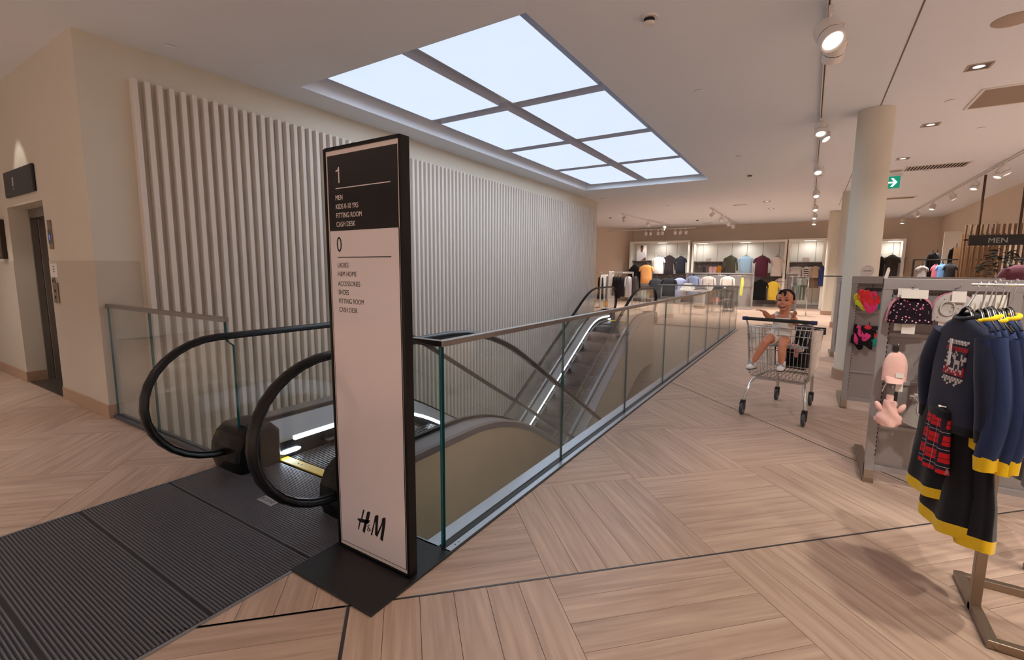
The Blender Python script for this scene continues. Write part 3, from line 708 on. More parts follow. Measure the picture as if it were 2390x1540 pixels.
# ================================================================== CEILING FITTINGS
def spotlight(label, loc, aim, group, size=1.0, lamp=0.0, angle=46, rail_z=3.555, double=False, lampcol=WARM):
    """track spot: adapter on the rail, bracket, cylindrical head with a dark seam and a glowing lens"""
    L = Vector(loc); A = (Vector(aim) - L).normalized(); t = thing('track_spotlight', label, 'spotlight', loc, group=group)
    r, h = .072 * size, .17 * size
    q = A.to_track_quat('Z', 'Y'); R = q.to_matrix()
    def tr(mb):
        mb.v = [tuple(R @ Vector(p)) for p in mb.v]; return mb
    P('head', tr(MB().lathe([(r * .55, -h * .5), (r * .96, -h * .42), (r, -h * .30), (r, h * .12)], n=22).lathe([(r, h * .16), (r, h * .5), (r * .88, h * .5), (r * .80, h * .44)], n=22, caps=False)), M_WHITE, t, smooth=35)
    P('seam', tr(MB().lathe([(r * .96, h * .11), (r * .96, h * .17)], n=22)), M_BLACK, t, smooth=35)
    P('lens', tr(MB().lathe([(.001, h * .43), (r * .82, h * .44)], n=22, caps=False)), M_LENS, t)
    m_ = MB(); up = rail_z - L.z
    m_.tube([(0, 0, up - .03), (0, 0, r * 1.25)], .012, 8); m_.box(-.015, .015, -.06, .06, up - .035, up)
    m_.tube([Vector((0, 0, r * 1.25)), Vector((r * 1.12, 0, r * .6)), Vector((r * 1.08, 0, 0))], .008, 6); P('bracket', m_, M_WHITE, t, smooth=40)
    if lamp: spot('spot_lamp', L + A * (h * .55), aim, lamp, lampcol, angle, .7, .05)
    return t
def track(name_label, pts, z=3.57, hang=None, group=None):
    a, b_ = [Vector((p[0], p[1], z)) for p in pts]; c = (a + b_) / 2; d = (b_ - a) / 2; n_ = Vector((-d.y, d.x, 0)).normalized() * .017
    t = thing('lighting_track', name_label, 'lighting track', c, group=group)
    P('rail', MB().obox((0, 0, 0), d, n_, (0, 0, .016)), M_WHITE, t)
    m_ = MB()
    for k in (-.8, 0, .8): m_.tube([d * k, d * k + Vector((0, 0, CEIL - z))], .008, 6)
    P('hanger', m_, M_WHITE, t)
    P('slot', MB().obox((0, 0, -.0165), d * .995, n_ * .35, (0, 0, .001)), mat('track_slot', rgb(70, 62, 56), .7, noise=0), t)
    return t
track('long white lighting track running over the aisle toward the far columns', ((-.03, 3.4), (-.06, 22.6)))
ORDN = ['first', 'second', 'third', 'fourth', 'fifth', 'sixth', 'seventh']
for k, (u, v, y) in enumerate(((1936, 78, 4.72), (1917, 286, 7.9), (1908, 378, 10.9), (1906, 432, 14.2), (1903, 468, 17.3), (1900, 492, 19.8), (1898, 528, 22.2))):
    aim = [(1.6, 4.9, 0), (.2, 6.3, 0), (.3, 8.8, .0), (.3, 12.0, .0), (.3, 15.2, 0), (-.4, 18.2, 0), (-.3, 20.6, 0)][k]
    if k == 0: spotlight('large white spotlight on the aisle track, the one closest to the sign', (-.02, 4.72, 3.36), (.9, 3.3, 1.2), 'spotlights on the aisle track', 1.25, 0)
    else: spotlight('%s white spotlight along the aisle track counting from the sign' % ORDN[k], (-.03, y, 3.42), aim, 'spotlights on the aisle track', 1.0, 12 if k < 6 else 0, 60)
spotlight('white spotlight on the aisle track aimed away behind the large one', (.03, 4.98, 3.34), (-.6, 9, .5), 'spotlights on the aisle track', 1.1, 25, 60)
spotlight('white spotlight sharing the second stop of the aisle track', (.01, 8.22, 3.40), (1.8, 6.9, .6), 'spotlights on the aisle track', .9, 0, 60)
spotlight('white spotlight sharing the third stop of the aisle track', (.01, 11.2, 3.40), (-1.2, 13.0, .2), 'spotlights on the aisle track', .9, 26, 60)
# track along the right-hand wall
track('white lighting track above the menswear wall by the wood slats', ((2.75, 23.4), (2.95, 11.6)))
for k, (y, x) in enumerate(((22.9, 2.76), (20.4, 2.80), (18.3, 2.84), (16.2, 2.87), (14.4, 2.90), (12.6, 2.93))):
    spotlight('white spotlight, %s from the far end of the menswear track' % ORDN[k], (x, y, 3.40), (4.0, y - .4, 1.2) if k % 2 else (2.2, y - .8, .4), 'spotlights on the menswear track', 1.0, 34 if k < 5 else 0, 62)
spotlight('white spotlight hung close behind another on the menswear track', (2.93, 12.9, 3.40), (1.6, 12.2, .3), 'spotlights on the menswear track', 1.0, 0)
# tracks over the far floor
track('white lighting track in front of the white shirt alcoves, four heads', ((-2.96, 16.9), (-2.9, 22.9)))
for k, y in enumerate((17.3, 19.2, 20.9, 22.2)):
    spotlight('white spotlight, %s along the four head track near the alcoves' % ORDN[k], (-2.95, y, 3.40), [(-5.5, 17.5, .8), (-3.4, 22.5, 1.2), (-2.6, 23.4, 1.2), (-1.8, 23.2, 1.0)][k], 'spotlights on the four head track', 1.0, 30, 66)
track('white lighting track angled over the dark garment rack', ((-6.05, 17.1), (-5.6, 22.6)))
for k, (x, y) in enumerate(((-6.03, 17.35), (-5.85, 19.8), (-5.70, 21.7))):
    spotlight('white spotlight, %s along the track over the dark garment rack' % ORDN[k], (x, y, 3.40), [(-6.4, 19.2, 1), (-5.9, 22.8, 1.0), (-7.0, 22.9, 1.2)][k], 'spotlights over the dark garment rack', 1.0, 30, 66)
track('white wall track of small spots crossing before the beige wall', ((-8.9, 22.45), (-4.5, 22.45)), 3.42)
for k, x in enumerate((-6.72, -6.50, -6.15, -5.95, -5.38, -5.15, -4.90)):
    spotlight('small white spot, %s along the cross track before the beige wall' % ORDN[k], (x, 22.45, 3.24), (x - .3, 23.3, 1.4), 'small spots on the cross track', .85, 26 if k % 2 == 0 else 0, 64, 3.405)

def disc(name, label, cat, u, v, r, h, m=M_WHITE, group=None, z=CEIL):
    p = onz(u, v, z); t = thing(name, label, cat, (p.x, p.y, z), group=group)
    return t, p
def smoke(label, u, v):
    t, p = disc('smoke_detector', label, 'smoke detector', u, v, 0, 0, group='smoke detectors')
    P('base', MB().lathe([(.070, -.014), (.074, -.002), (.074, .001)], n=24), M_WHITE, t, smooth=40)
    P('chamber', MB().lathe([(.012, -.068), (.038, -.064), (.05, -.044), (.038, -.042), (.038, -.014)], n=20), M_WHITE, t, smooth=40)
    P('grille', MB().lathe([(.044, -.040), (.044, -.016)], n=20), M_BLACK, t, smooth=40)
smoke('white smoke detector on the ceiling above the glowing panels', 1516, 40)
smoke('smaller looking smoke detector beyond the glowing ceiling panels', 1750, 408)
smoke('distant smoke detector over the four head spotlight track', 1628, 513)
smoke('distant smoke detector over the dark garment rack', 1425, 507)
def sprinkler(label, u, v):
    t, p = disc('sprinkler_cover', label, 'sprinkler', u, v, 0, 0, group='sprinkler covers')
    P('cover_plate', MB().lathe([(.048, -.012), (.05, -.007), (.05, -.004)], n=20), M_CEIL, t, smooth=40)
    P('shadow_gap', MB().lathe([(.046, -.004), (.046, .0)], n=20), mat('gap_dark', rgb(60, 52, 48), .9, noise=0), t, smooth=40)
for lab, u, v in (('round sprinkler cover on the ceiling above the plain wall corner', 398, 109), ('round sprinkler cover beside the glowing panels toward the aisle', 1630, 212), ('round sprinkler cover just past the second row of glowing panels', 1724, 365), ('sprinkler cover between square downlights and grille', 2217, 235), ('sprinkler cover beside the second square downlight', 2291, 298), ('sprinkler cover near the slatted wall end', 1405, 463), ('sprinkler cover past the exit sign', 2163, 398), ('far sprinkler cover over the tables', 1560, 480)):
    sprinkler(lab, u, v)
def downlight(label, u, v, lit=True):
    p = onz(u, v, CEIL); t = thing('downlight', label, 'downlight', (p.x, p.y, CEIL), group='square recessed downlights')
    s_ = .10
    P('trim_frame', MB().box(-s_, s_, -s_, -s_ + .018, -.006, 0).box(-s_, s_, s_ - .018, s_, -.006, 0).box(-s_, -s_ + .018, -s_ + .018, s_ - .018, -.006, 0).box(s_ - .018, s_, -s_ + .018, s_ - .018, -.006, 0), mat('downlight_trim', rgb(176, 164, 150), .4, .5, noise=.02), t, bevel=.002)
    P('reflector', MB().box(-s_ + .018, s_ - .018, -s_ + .018, s_ - .018, -.002, -.0005), mat('reflector_grey', rgb(112, 102, 94), .3, .4, noise=0), t)
    P('lens', MB().lathe([(.001, -.0035), (.048, -.0032)], n=20, caps=False), M_LENS, t)
for lab, u, v in (('square recessed downlight nearest the large round speaker', 2285, 155), ('square recessed downlight between the large grille and the column', 2172, 291), ('square recessed downlight near the green exit sign', 2107, 370), ('far square downlight near the ceiling slot', 1800, 487), ('far square downlight above the shirt alcoves', 1790, 470)):
    downlight(lab, u, v)
t, p = disc('ceiling_speaker', 'large round grey ceiling speaker', 'speaker', 2366, 45, 0, 0)
P('grille', MB().lathe([(.001, -.010), (.13, -.009), (.14, -.004), (.14, 0)], n=36, caps=False), mat('speaker_grey', rgb(176, 160, 146), .8, noise=.05, scale=200), t, smooth=40)
t, p = disc('ceiling_speaker', 'small round ceiling speaker behind the round column', 'speaker', 2090, 399, 0, 0)
P('grille', MB().lathe([(.001, -.010), (.13, -.009), (.14, -.004), (.14, 0)], n=36, caps=False), mat('speaker_grey', rgb(176, 160, 146), .8), t, smooth=40)
def vent(label, c, sx, sy, n, name='air_grille', m=M_WHITE):
    t = thing(name, label, 'air vent', (c[0], c[1], CEIL))
    e = .035
    P('frame', MB().box(-sx, sx, -sy, -sy + e, -.012, 0).box(-sx, sx, sy - e, sy, -.012, 0).box(-sx, -sx + e, -sy + e, sy - e, -.012, 0).box(sx - e, sx, -sy + e, sy - e, -.012, 0), m, t, bevel=.003)
    P('duct', MB().box(-sx + e, sx - e, -sy + e, sy - e, -.001, -.0005), mat('duct_dark', rgb(66, 56, 50), .9, noise=0), t)
    if n:
        me = MB().obox((0, 0, -.007), (.011, 0, .004), (0, sy - e, 0), (.001, 0, .0025)).mesh('slat'); me.materials.append(m)
        for k in range(n):
            o = bpy.data.objects.new('slat', me); C.objects.link(o); o.parent = t; o.location = (-sx + e + (k + .5) * 2 * (sx - e) / n, 0, 0)
    return t
vent('white slatted air grille over the swimwear stand', (1.95, 12.7), .50, .28, 18)
t = vent('large grey return air panel above the clothes rack', (2.12, 8.15), .60, .42, 0)
P('core', MB().box(-.56, .56, -.38, .38, -.008, -.002), mat('return_air_grey', rgb(150, 134, 122), .8, noise=.06, scale=120), t)
t = vent('narrow grey air panel beyond the exit sign', (1.98, 17.4), .35, .22, 0)
P('core', MB().box(-.31, .31, -.18, .18, -.008, -.002), mat('return_air_grey', rgb(150, 134, 122), .8), t)
for lab, u, v in (('thin dark ceiling slot before the aisle spotlights', 1727, 478), ('thin ceiling slot above the shirt alcoves', 1650, 520)):
    p = onz(u, v, CEIL); t = thing('ceiling_slot_vent', lab, 'air vent', (p.x, p.y, CEIL))
    P('frame', MB().box(-.2, .2, -.06, -.045, -.008, 0).box(-.2, .2, .045, .06, -.008, 0), M_WHITE, t)
    P('slot', MB().box(-.2, .2, -.045, .045, -.003, -.001), mat('duct_dark', rgb(66, 56, 50), .9), t)
# exit sign
p = ony(2080, 426, 13.2)
t = thing('exit_sign', 'green illuminated exit sign with white arrow on the ceiling', 'exit sign', (p.x, 13.2, p.z))
M_EXIT = mat('exit_green', rgb(8, 110, 84), .3, noise=0, emit=(.0, .16, .10, 1), estr=.9); M_EXW = mat('exit_white', rgb(240, 248, 244), .4, noise=0, emit=(.8, .95, .9, 1), estr=.8)
P('panel', MB().box(-.15, .15, -.008, .008, -.125, .125), M_EXIT, t, bevel=.003)
ar = MB()
for sg in (1, -1): ar.prism([(-.01, .09 * sg), (.03, .09 * sg), (.105, .0), (.05, 0)], lambda a, b_: (a, -.0095, b_), (0, .001, 0))
ar.box(-.105, .06, -.0095, -.0085, -.016, .016)
P('arrow', ar, M_EXW, t)
P('housing', MB().box(-.17, .17, -.03, .03, .125, CEIL - p.z), M_WHITE, t, bevel=.004)

# ================================================================== GONDOLA SHELVING AND HATS
def gondola(label, x0, x1, y, h, depth, foot=True, back=True):
    """grey perforated display stand: slotted end posts, back panel, top rail, bars, feet"""
    t = thing('display_stand', label, 'display stand', ((x0 + x1) / 2, y, 0))
    for x in ((x0, x0 + .055), (x1 - .055, x1)):
        po = P('post', MB().box(x[0], x[1], y, y + .05, .02, h), M_GREYF, t, True, bevel=.003)
        sl = MB(); z = .2
        while z < h - .1: sl.box(x[1] - .004, x[1] + .0012, y - .001, y + .0012, z, z + .016); z += .032
        P('slot', sl, M_BLACK, t, True, kind='stuff', fix=False)
        P('foot', MB().box(x[0] - .004, x[1] + .004, y - .012, y + depth, .0, .03).prism([(y - .012, .03), (y + .06, .03), (y + .06, .14), (y + .01, .14)], lambda a, b_: (x[0], a, b_), (x[1] - x[0], 0, 0)), M_BRONZE, t, True, bevel=.003)
    if back: P('back_panel', MB().box(x0 + .055, x1 - .055, y + .035, y + .05, .12, h - .075), M_GREYP, t, True)
    P('top_rail', MB().box(x0, x1, y - .004, y + .054, h - .075, h), M_GREYF, t, True, bevel=.003)
    P('plinth', MB().box(x0 + .055, x1 - .055, y + .01, y + .03, .09, .13), M_GREYF, t, True, bevel=.002)
    pe = MB(); x = x0 + .075
    while x < x1 - .08:
        pe.obox((x, y + .034, h - .1), (.004, 0, .006), (-.002, 0, .003), (0, .0015, 0)); x += .017
    P('slot', pe, mat('slot_dark', rgb(96, 88, 86), .8, noise=0), t, True, kind='stuff', fix=False)
    for z in (1.05, .72, .40):
        P('cross_bar', MB().box(x0 + .055, x1 - .055, y + .022, y + .036, z, z + .028), M_GREYF, t, True, bevel=.002)
    return t
G1Y = 4.06
g1 = gondola('grey display stand hung with baby hats, nearest the clothes rack', .425, 1.62, G1Y, 1.445, .78)
P('stiffener', MB().box(1.04, 1.10, G1Y - .002, G1Y + .03, .12, 1.40), M_GREYF, g1, True, bevel=.002)
G2Y = 6.22
g2 = gondola('grey display stand hung with bright swimwear behind the hat stand', .385, 1.55, G2Y, 1.445, .8)
g3 = gondola('grey display stand beside the round column, farthest of three', .40, 1.4, 10.0, 1.40, .8)
P('arm', MB().tube([(.2, 9.99, 1.42), (.62, 9.99, 1.42)], .010, 6), M_BLACK, g3, True)
def hook(t, x, y, z, ln):
    P('hook', MB().tube([(x, y, z), (x, y - ln, z + .01), (x, y - ln - .015, z + .035)], .004, 6), M_CHROME, t, True)
def fabric(name, col, noise=.08, scale=25, bump=.10, bs=300): return mat(name, col, .92, noise=noise, scale=scale, bump=bump, bscale=bs, spec=.2, sheen=.15)
# hat set with printed hearts
HP = mat('heart_print', rgb(34, 22, 34), .9, noise=.08, spec=.2); nt = HP.node_tree; b = nt.nodes['Principled BSDF']
tc = nt.nodes.new('ShaderNodeTexCoord')
vo = nt.nodes.new('ShaderNodeTexVoronoi'); vo.inputs['Scale'].default_value = 62; nt.links.new(tc.outputs['Object'], vo.inputs['Vector'])
cr = nt.nodes.new('ShaderNodeMath'); cr.operation = 'LESS_THAN'; cr.inputs[1].default_value = .30; nt.links.new(vo.outputs['Distance'], cr.inputs[0])
sp = nt.nodes.new('ShaderNodeSeparateColor'); nt.links.new(vo.outputs['Color'], sp.inputs[0])
gt = nt.nodes.new('ShaderNodeMath'); gt.operation = 'GREATER_THAN'; gt.inputs[1].default_value = .45; nt.links.new(sp.outputs[0], gt.inputs[0])
mu = nt.nodes.new('ShaderNodeMath'); mu.operation = 'MULTIPLY'; nt.links.new(cr.outputs[0], mu.inputs[0]); nt.links.new(gt.outputs[0], mu.inputs[1])
c2 = nt.nodes.new('ShaderNodeMix'); c2.data_type = 'RGBA'; c2.inputs['A'].default_value = rgb(236, 196, 206); c2.inputs['B'].default_value = rgb(206, 92, 128); nt.links.new(sp.outputs[1], c2.inputs['Factor'])
mx = nt.nodes.new('ShaderNodeMix'); mx.data_type = 'RGBA'; mx.inputs['A'].default_value = rgb(30, 20, 32); nt.links.new(mu.outputs[0], mx.inputs['Factor']); nt.links.new(c2.outputs['Result'], mx.inputs['B']); nt.links.new(mx.outputs['Result'], b.inputs['Base Color'])
M_PINKTRIM = fabric('pink_trim', rgb(206, 140, 156)); M_GREYKNIT = fabric('grey_knit', rgb(186, 180, 178), bump=.2, bs=300); M_DKKNIT = fabric('mid_grey_knit', rgb(150, 144, 142), bump=.25, bs=300)
M_PINKF = fabric('pale_pink_cotton', rgb(240, 196, 188)); M_WHT = fabric('white_cotton', rgb(226, 222, 218))
def beanie(mb, x0, x1, z0, z1, y, d, m=0, flat=2.6, top=.62):
    """soft flattened dome: wide hem, rounded crown"""
    w_ = (x1 - x0) / 2; cx_ = (x0 + x1) / 2; h = z1 - z0; rings = []
    for k in range(13):
        s_ = k / 12; z = z0 + h * s_; r = w_ * (1 - .05 * math.sin(PI * s_)) * (max(0.0, 1 - max(0, (s_ - .18) / .82) ** flat)) ** .5
        r = max(r, .004); th = d * (1 - .5 * s_)
        rings.append([(cx_ + r * math.cos(a) * (1 + .012 * math.sin(5 * a)), y + th * math.sin(a) * (1 + .15 * math.sin(3 * a + k)), z + .004 * math.sin(4 * a + k)) for a in [2 * PI * j / 24 for j in range(24)]])
    mb.loft(rings, m, True, True, True); return mb
yh = G1Y - .075
t = thing('baby_hat_pack', 'dark baby hat pack printed with small pink hearts, white header card', 'hat', (.57, yh, 1.15), group='baby hats on the grey stand')
P('hat', beanie(MB(), .455, .687, 1.155, 1.335, yh, .028), HP, t, True, smooth=50)
P('hat_behind', beanie(MB(), .447, .695, 1.16, 1.35, yh + .03, .02), M_PINKTRIM, t, True, smooth=50)
P('header_card', MB().box(.512, .645, yh - .034, yh - .031, 1.319, 1.374), M_CARD, t, True)
P('header_card', MB().box(.497, .60, yh + .004, yh + .007, 1.325, 1.382), M_CARD, t, True)
P('tag', MB().box(.535, .603, yh - .006, yh - .003, 1.085, 1.15), M_CARD, t, True)
P('tag', MB().box(.498, .56, yh + .022, yh + .025, 1.10, 1.16), M_CARD, t, True)
hook(t, .575, G1Y, 1.385, .11)
DOT = mat('grey_dot_print', rgb(176, 170, 168), .9, noise=.05, spec=.2); nt = DOT.node_tree; b = nt.nodes['Principled BSDF']
tc = nt.nodes.new('ShaderNodeTexCoord'); vo = nt.nodes.new('ShaderNodeTexVoronoi'); vo.inputs['Scale'].default_value = 34; vo.inputs['Randomness'].default_value = .6; nt.links.new(tc.outputs['Object'], vo.inputs['Vector'])
cr = nt.nodes.new('ShaderNodeMath'); cr.operation = 'LESS_THAN'; cr.inputs[1].default_value = .12; nt.links.new(vo.outputs['Distance'], cr.inputs[0])
mx = nt.nodes.new('ShaderNodeMix'); mx.data_type = 'RGBA'; mx.inputs['A'].default_value = rgb(186, 180, 178); mx.inputs['B'].default_value = rgb(60, 52, 54); nt.links.new(cr.outputs[0], mx.inputs['Factor']); nt.links.new(mx.outputs['Result'], b.inputs['Base Color'])
t = thing('baby_hat_pack', 'pale grey baby hat pack printed with tiny dark dots', 'hat', (.78, yh, 1.17), group='baby hats on the grey stand')
P('hat', beanie(MB(), .672, .885, 1.178, 1.36, yh, .028), DOT, t, True, smooth=50)
P('hat_behind', beanie(MB(), .668, .892, 1.185, 1.366, yh + .03, .02), M_PINKTRIM, t, True, smooth=50)
m_ = MB(); m_.tube([(.745 + .035 * math.cos(a), yh - .028, 1.262 + .045 * math.sin(a)) for a in frange(0, 2 * PI, 17)][:-1], .006, 6, closed=True); P('neck_edge', m_, M_GREYKNIT, t, True, smooth=60)
P('header_card', MB().box(.757, .824, yh - .036, yh - .033, 1.303, 1.372), M_CARD, t, True)
P('tag', MB().box(.712, .782, yh - .012, yh - .009, 1.142, 1.182), M_CARD, t, True)
hook(t, .79, G1Y, 1.385, .11)
yc = G1Y - .09
t = thing('baby_sun_hat', 'pale pink baby sun cap hanging under the heart printed one', 'hat', (.525, yc, .76), group='baby hats on the grey stand')
m_ = MB(); rings = []
for k in range(11):
    s_ = k / 10; r = .066 * math.sqrt(max(.003, 1 - (max(0, s_ - .35) / .65) ** 2.3)); z = .765 + .205 * s_
    rings.append([(.523 + r * math.cos(a) * (1 + .05 * math.sin(4 * a)), yc + .036 * (r / .066) * math.sin(a), z) for a in [2 * PI * j / 20 for j in range(20)]])
m_.loft(rings); P('crown', m_, M_PINKF, t, True, smooth=60)
m_ = MB(); m_.loft([[(.523 + (.055 - .004 * k) * math.cos(a), yc - .03 - .02 * k * math.sin(a), .80 - .022 * k) for a in frange(0, PI, 9)] for k in range(3)], 0, True, False, False); P('brim', m_, M_PINKF, t, True)
P('label', MB().box(.525, .567, yc - .044, yc - .041, .795, .825), M_CARD, t, True)
P('tie', MB().tube([(.50, yc, .77), (.475, yc - .01, .72), (.47, yc, .685)], .004, 5).tube([(.55, yc, .77), (.556, yc - .01, .735), (.55, yc, .70)], .004, 5), M_CARD, t, True)
P('tag', MB().box(.535, .572, yc - .02, yc - .017, .70, .765), M_CARD, t, True)
hook(t, .525, G1Y, .985, .10); P('clip', MB().box(.50, .53, yc - .02, yc + .02, .965, 1.005), M_BLACK, t, True, bevel=.003)
t = thing('baby_bonnet', 'pale pink baby bonnet bunched on a small black clip', 'hat', (.515, yc, .45), group='baby hats on the grey stand')
m_ = MB(); rings = []
for k in range(13):
    s_ = k / 12; z = .455 + .175 * s_; r = (.03 + .042 * math.sin(PI * min(1, s_ * 1.15 + .12)) + .008 * math.sin(9 * s_))
    rings.append([(.518 + r * math.cos(a) * (1 + .10 * math.sin(5 * a + 2 * k)), yc + .04 * math.sin(a) * (1 + .12 * math.sin(4 * a + k)), z) for a in [2 * PI * j / 22 for j in range(22)]])
m_.loft(rings); P('bonnet', m_, M_PINKF, t, True, smooth=60)
for sg in (-1, 1): P('ruffle', MB().ell((.518 + sg * .062, yc - .01, .585), (.018, .02, .035), 10, 8, rot=Matrix.Rotation(sg * .5, 3, 'Y')), M_PINKF, t, True, smooth=60)
P('gathered_top', MB().box(.495, .533, yc - .02, yc + .02, .628, .668), M_PINKF, t, True, bevel=.006)
P('clip', MB().box(.536, .552, yc - .014, yc + .014, .62, .69), M_BLACK, t, True, bevel=.003)
hook(t, .52, G1Y, .70, .10)
t = thing('knitted_beanie', 'grey striped knitted cap with tall white paper band', 'hat', (.70, yc, .69), group='baby hats on the grey stand')
P('knit', beanie(MB(), .648, .755, .70, .925, yc, .04, flat=2.0), M_GREYKNIT, t, True, smooth=60)
m_ = MB()
for k in range(9):
    z = .74 + .018 * k; m_.tube([(.700 + .054 * math.cos(a), yc + .042 * math.sin(a), z) for a in [2 * PI * j / 20 for j in range(20)]], .0045, 5, closed=True)
P('stripe', m_, M_DKKNIT, t, True, kind='stuff', smooth=60)
P('paper_band', MB().box(.676, .758, yc - .052, yc - .048, .79, 1.013), M_CARD, t, True)
m_ = MB()
for k in range(4): m_.tube([(.71 + (.052 - .005 * k) * math.cos(a), yc - .01 + .008 * k, 1.03 + (.035 + .004 * k) * math.sin(a)) for a in frange(.1, PI + .4, 12)], .0022, 5)
P('loop', m_, M_GREYKNIT, t, True, smooth=60)
hook(t, .715, G1Y, 1.06, .09)
t = thing('knitted_hat', 'grey knitted baby hat with pompom and white size tag', 'hat', (.667, yc, .46), group='baby hats on the grey stand')
m_ = MB(); rings = []
for k in range(12):
    s_ = k / 11; z = .475 + .185 * s_; r = .078 * (1 - .55 * s_ ** 1.3); cx_ = .660 + .018 * s_
    rings.append([(cx_ + r * math.cos(a), yc + .05 * (1 - .5 * s_) * math.sin(a), z - .025 * math.cos(a) * (1 - s_)) for a in [2 * PI * j / 22 for j in range(22)]])
m_.loft(rings); P('knit', m_, M_DKKNIT, t, True, smooth=60)
m_ = MB()
for i in range(60):
    a, b_ = random.random() * 2 * PI, random.random() * PI; m_.tube([(.640, yc - .02, .675), (.640 + .035 * math.cos(a) * math.sin(b_), yc - .02 + .03 * math.sin(a) * math.sin(b_), .672 + .028 * math.cos(b_))], [.004, .0012], 4)
P('pompom', m_, M_GREYKNIT, t, True, kind='stuff')
m_ = MB(); m_.tube([(.682 + .026 * math.cos(a), yc - .034, .60 + .045 * math.sin(a)) for a in frange(0, 2 * PI, 15)][:-1], .008, 6, closed=True); P('face_opening', m_, M_GREYKNIT, t, True, smooth=60)
P('opening', MB().ell((.682, yc - .029, .60), (.022, .008, .04), 12, 8), mat('inside_dark', rgb(70, 62, 62), .95, noise=0), t, True)
P('tag', MB().box(.667, .722, yc - .062, yc - .059, .425, .492), M_CARD, t, True)
P('tag_hook', MB().tube([(.694, yc - .064, .492), (.694, yc - .064, .468), (.702, yc - .064, .458), (.706, yc - .064, .468)], .003, 5).box(.69, .70, yc - .066, yc - .06, .476, .496), M_BLACK, t, True)
hook(t, .675, G1Y, .70, .10)
# swimwear
def swimbrief(label, x0, x1, z0, z1, y, mats, seed):
    t = thing('swim_bottoms', label, 'swimwear', ((x0 + x1) / 2, y, z0), group='swimwear on the second stand'); rnd = random.Random(seed)
    cols = list(mats); n = 10
    for k in range(n):
        a0 = x0 + (x1 - x0) * ((k * 3) % n) / n * .62; w_ = (x1 - x0) * (.45 + .15 * rnd.random()); zt = z1 - (z1 - z0) * (.05 + .6 * rnd.random()); h = (z1 - z0) * (.30 + .25 * rnd.random())
        m_ = MB(); rings = []
        for i in range(9):
            s_ = i / 8; zz = zt - h * .35 * s_ + .02 * math.sin(6 * s_ + k)
            rings.append([(a0 + w_ * s_, y - .02 * rnd.random() - .02 * (k % 3) + .012 * math.sin(a), zz + h * .5 * math.cos(a) * (.6 + .4 * math.sin(PI * s_))) for a in [2 * PI * j / 10 for j in range(10)]])
        m_.loft(rings); P('fabric_fold', m_, cols[k % len(cols)], t, True, smooth=70)
    P('clip_hanger', MB().box((x0 + x1) / 2 - .02, x1 + .06, y - .012, y + .012, z1 - .02, z1 + .02).tube([((x0 + x1) / 2 + .05, y, z1), ((x0 + x1) / 2 + .05, G2Y, z1 + .05)], .004, 6), M_BLACK, t, True, bevel=.002)
MF = dict(y=fabric('neon_yellow', rgb(222, 226, 60)), r=fabric('coral_red', rgb(238, 62, 72)), p=fabric('hot_pink', rgb(236, 70, 140)), o=fabric('orange', rgb(240, 130, 60)), k=fabric('swim_black', rgb(26, 24, 28)), t=fabric('teal', rgb(40, 150, 140)))
swimbrief('yellow, pink and coral frilled swim bottoms, upper of the two', .405, .62, 1.06, 1.31, G2Y - .06, [MF['y'], MF['r'], MF['p'], MF['r'], MF['o'], MF['r'], MF['t']], 3)
swimbrief('black swim bottoms with pink and multicolour print, lower of the two', .415, .62, .64, .91, G2Y - .06, [MF['k'], MF['p'], MF['k'], MF['t'], MF['p'], MF['k'], MF['r']], 5)
# round price topper and white blade sign on the stands
p = ony(2024, 632, G2Y + .02); t = thing('price_topper', 'round white price disc standing on the swimwear stand', 'price sign', (p.x, p.y, p.z))
P('disc', MB().lathe([(.06, -.004), (.062, 0), (.06, .004)], n=28, axis='y'), M_CARD, t, smooth=40)
P('print', MB().box(-.035, .035, -.0055, -.0045, -.006, .006), mat('print_pale', rgb(150, 146, 146), .6, noise=0), t)
P('stem', MB().box(-.006, .006, -.002, .002, 1.445 - p.z, -.058), M_WHITE, t)
p = ony(2069, 640, G1Y + .02); t = thing('stand_marker', 'thin white blade marker rising from the hat stand corner', 'marker', (p.x, p.y, 1.445))
P('blade', MB().prism([(-.012, 0), (.008, 0), (.018, .055), (.012, .075), (.002, .07)], lambda a, b_: (a, -.003, b_), (0, .006, 0)), M_WHITE, t, bevel=.001)

# ================================================================== CLOTHES RACK with navy sweatshirts
rk = thing('clothes_rack', 'champagne steel clothes rack with open rectangular base', 'clothes rack', (.73, 2.71, 0))
P('post', MB().box(.702, .738, 2.692, 2.728, .0, 1.10), M_BRONZE, rk, True, bevel=.003)
P('post', MB().box(1.50, 1.536, 2.692, 2.728, .0, 1.42), M_BRONZE, rk, True, bevel=.003)
bs_ = MB(); bs_.box(.702, .738, 2.45, 2.98, .0, .036).box(.738, 1.50, 2.45, 2.486, 0, .036).box(.738, 1.50, 2.944, 2.98, 0, .036).box(1.50, 1.536, 2.45, 2.98, 0, .036)
P('base_frame', bs_, M_BRONZE, rk, True, bevel=.003)
P('hanging_rail', MB().tube([(.575, 2.71, 1.436), (1.56, 2.71, 1.436)], .0055, 10), M_CHROME, rk, True, smooth=50)
P('hanging_rail', MB().tube([(.52, 2.71, .90), (1.45, 2.71, .90)], .008, 10), M_CHROME, rk, True, smooth=50)
M_NAVY = fabric('navy_jersey', rgb(40, 54, 92), .10, 30, .12, 500); M_NAVYD = fabric('dark_navy_jersey', rgb(19, 20, 28), .1, 30, .12, 500); M_NAVYF = fabric('front_navy_jersey', rgb(32, 38, 60), .1, 30, .12, 500)
M_YEL = fabric('yellow_rib', rgb(240, 200, 36), .06, 30, .12, 400)
M_HANG = mat('hanger_black', rgb(24, 22, 24), .3, noise=0)
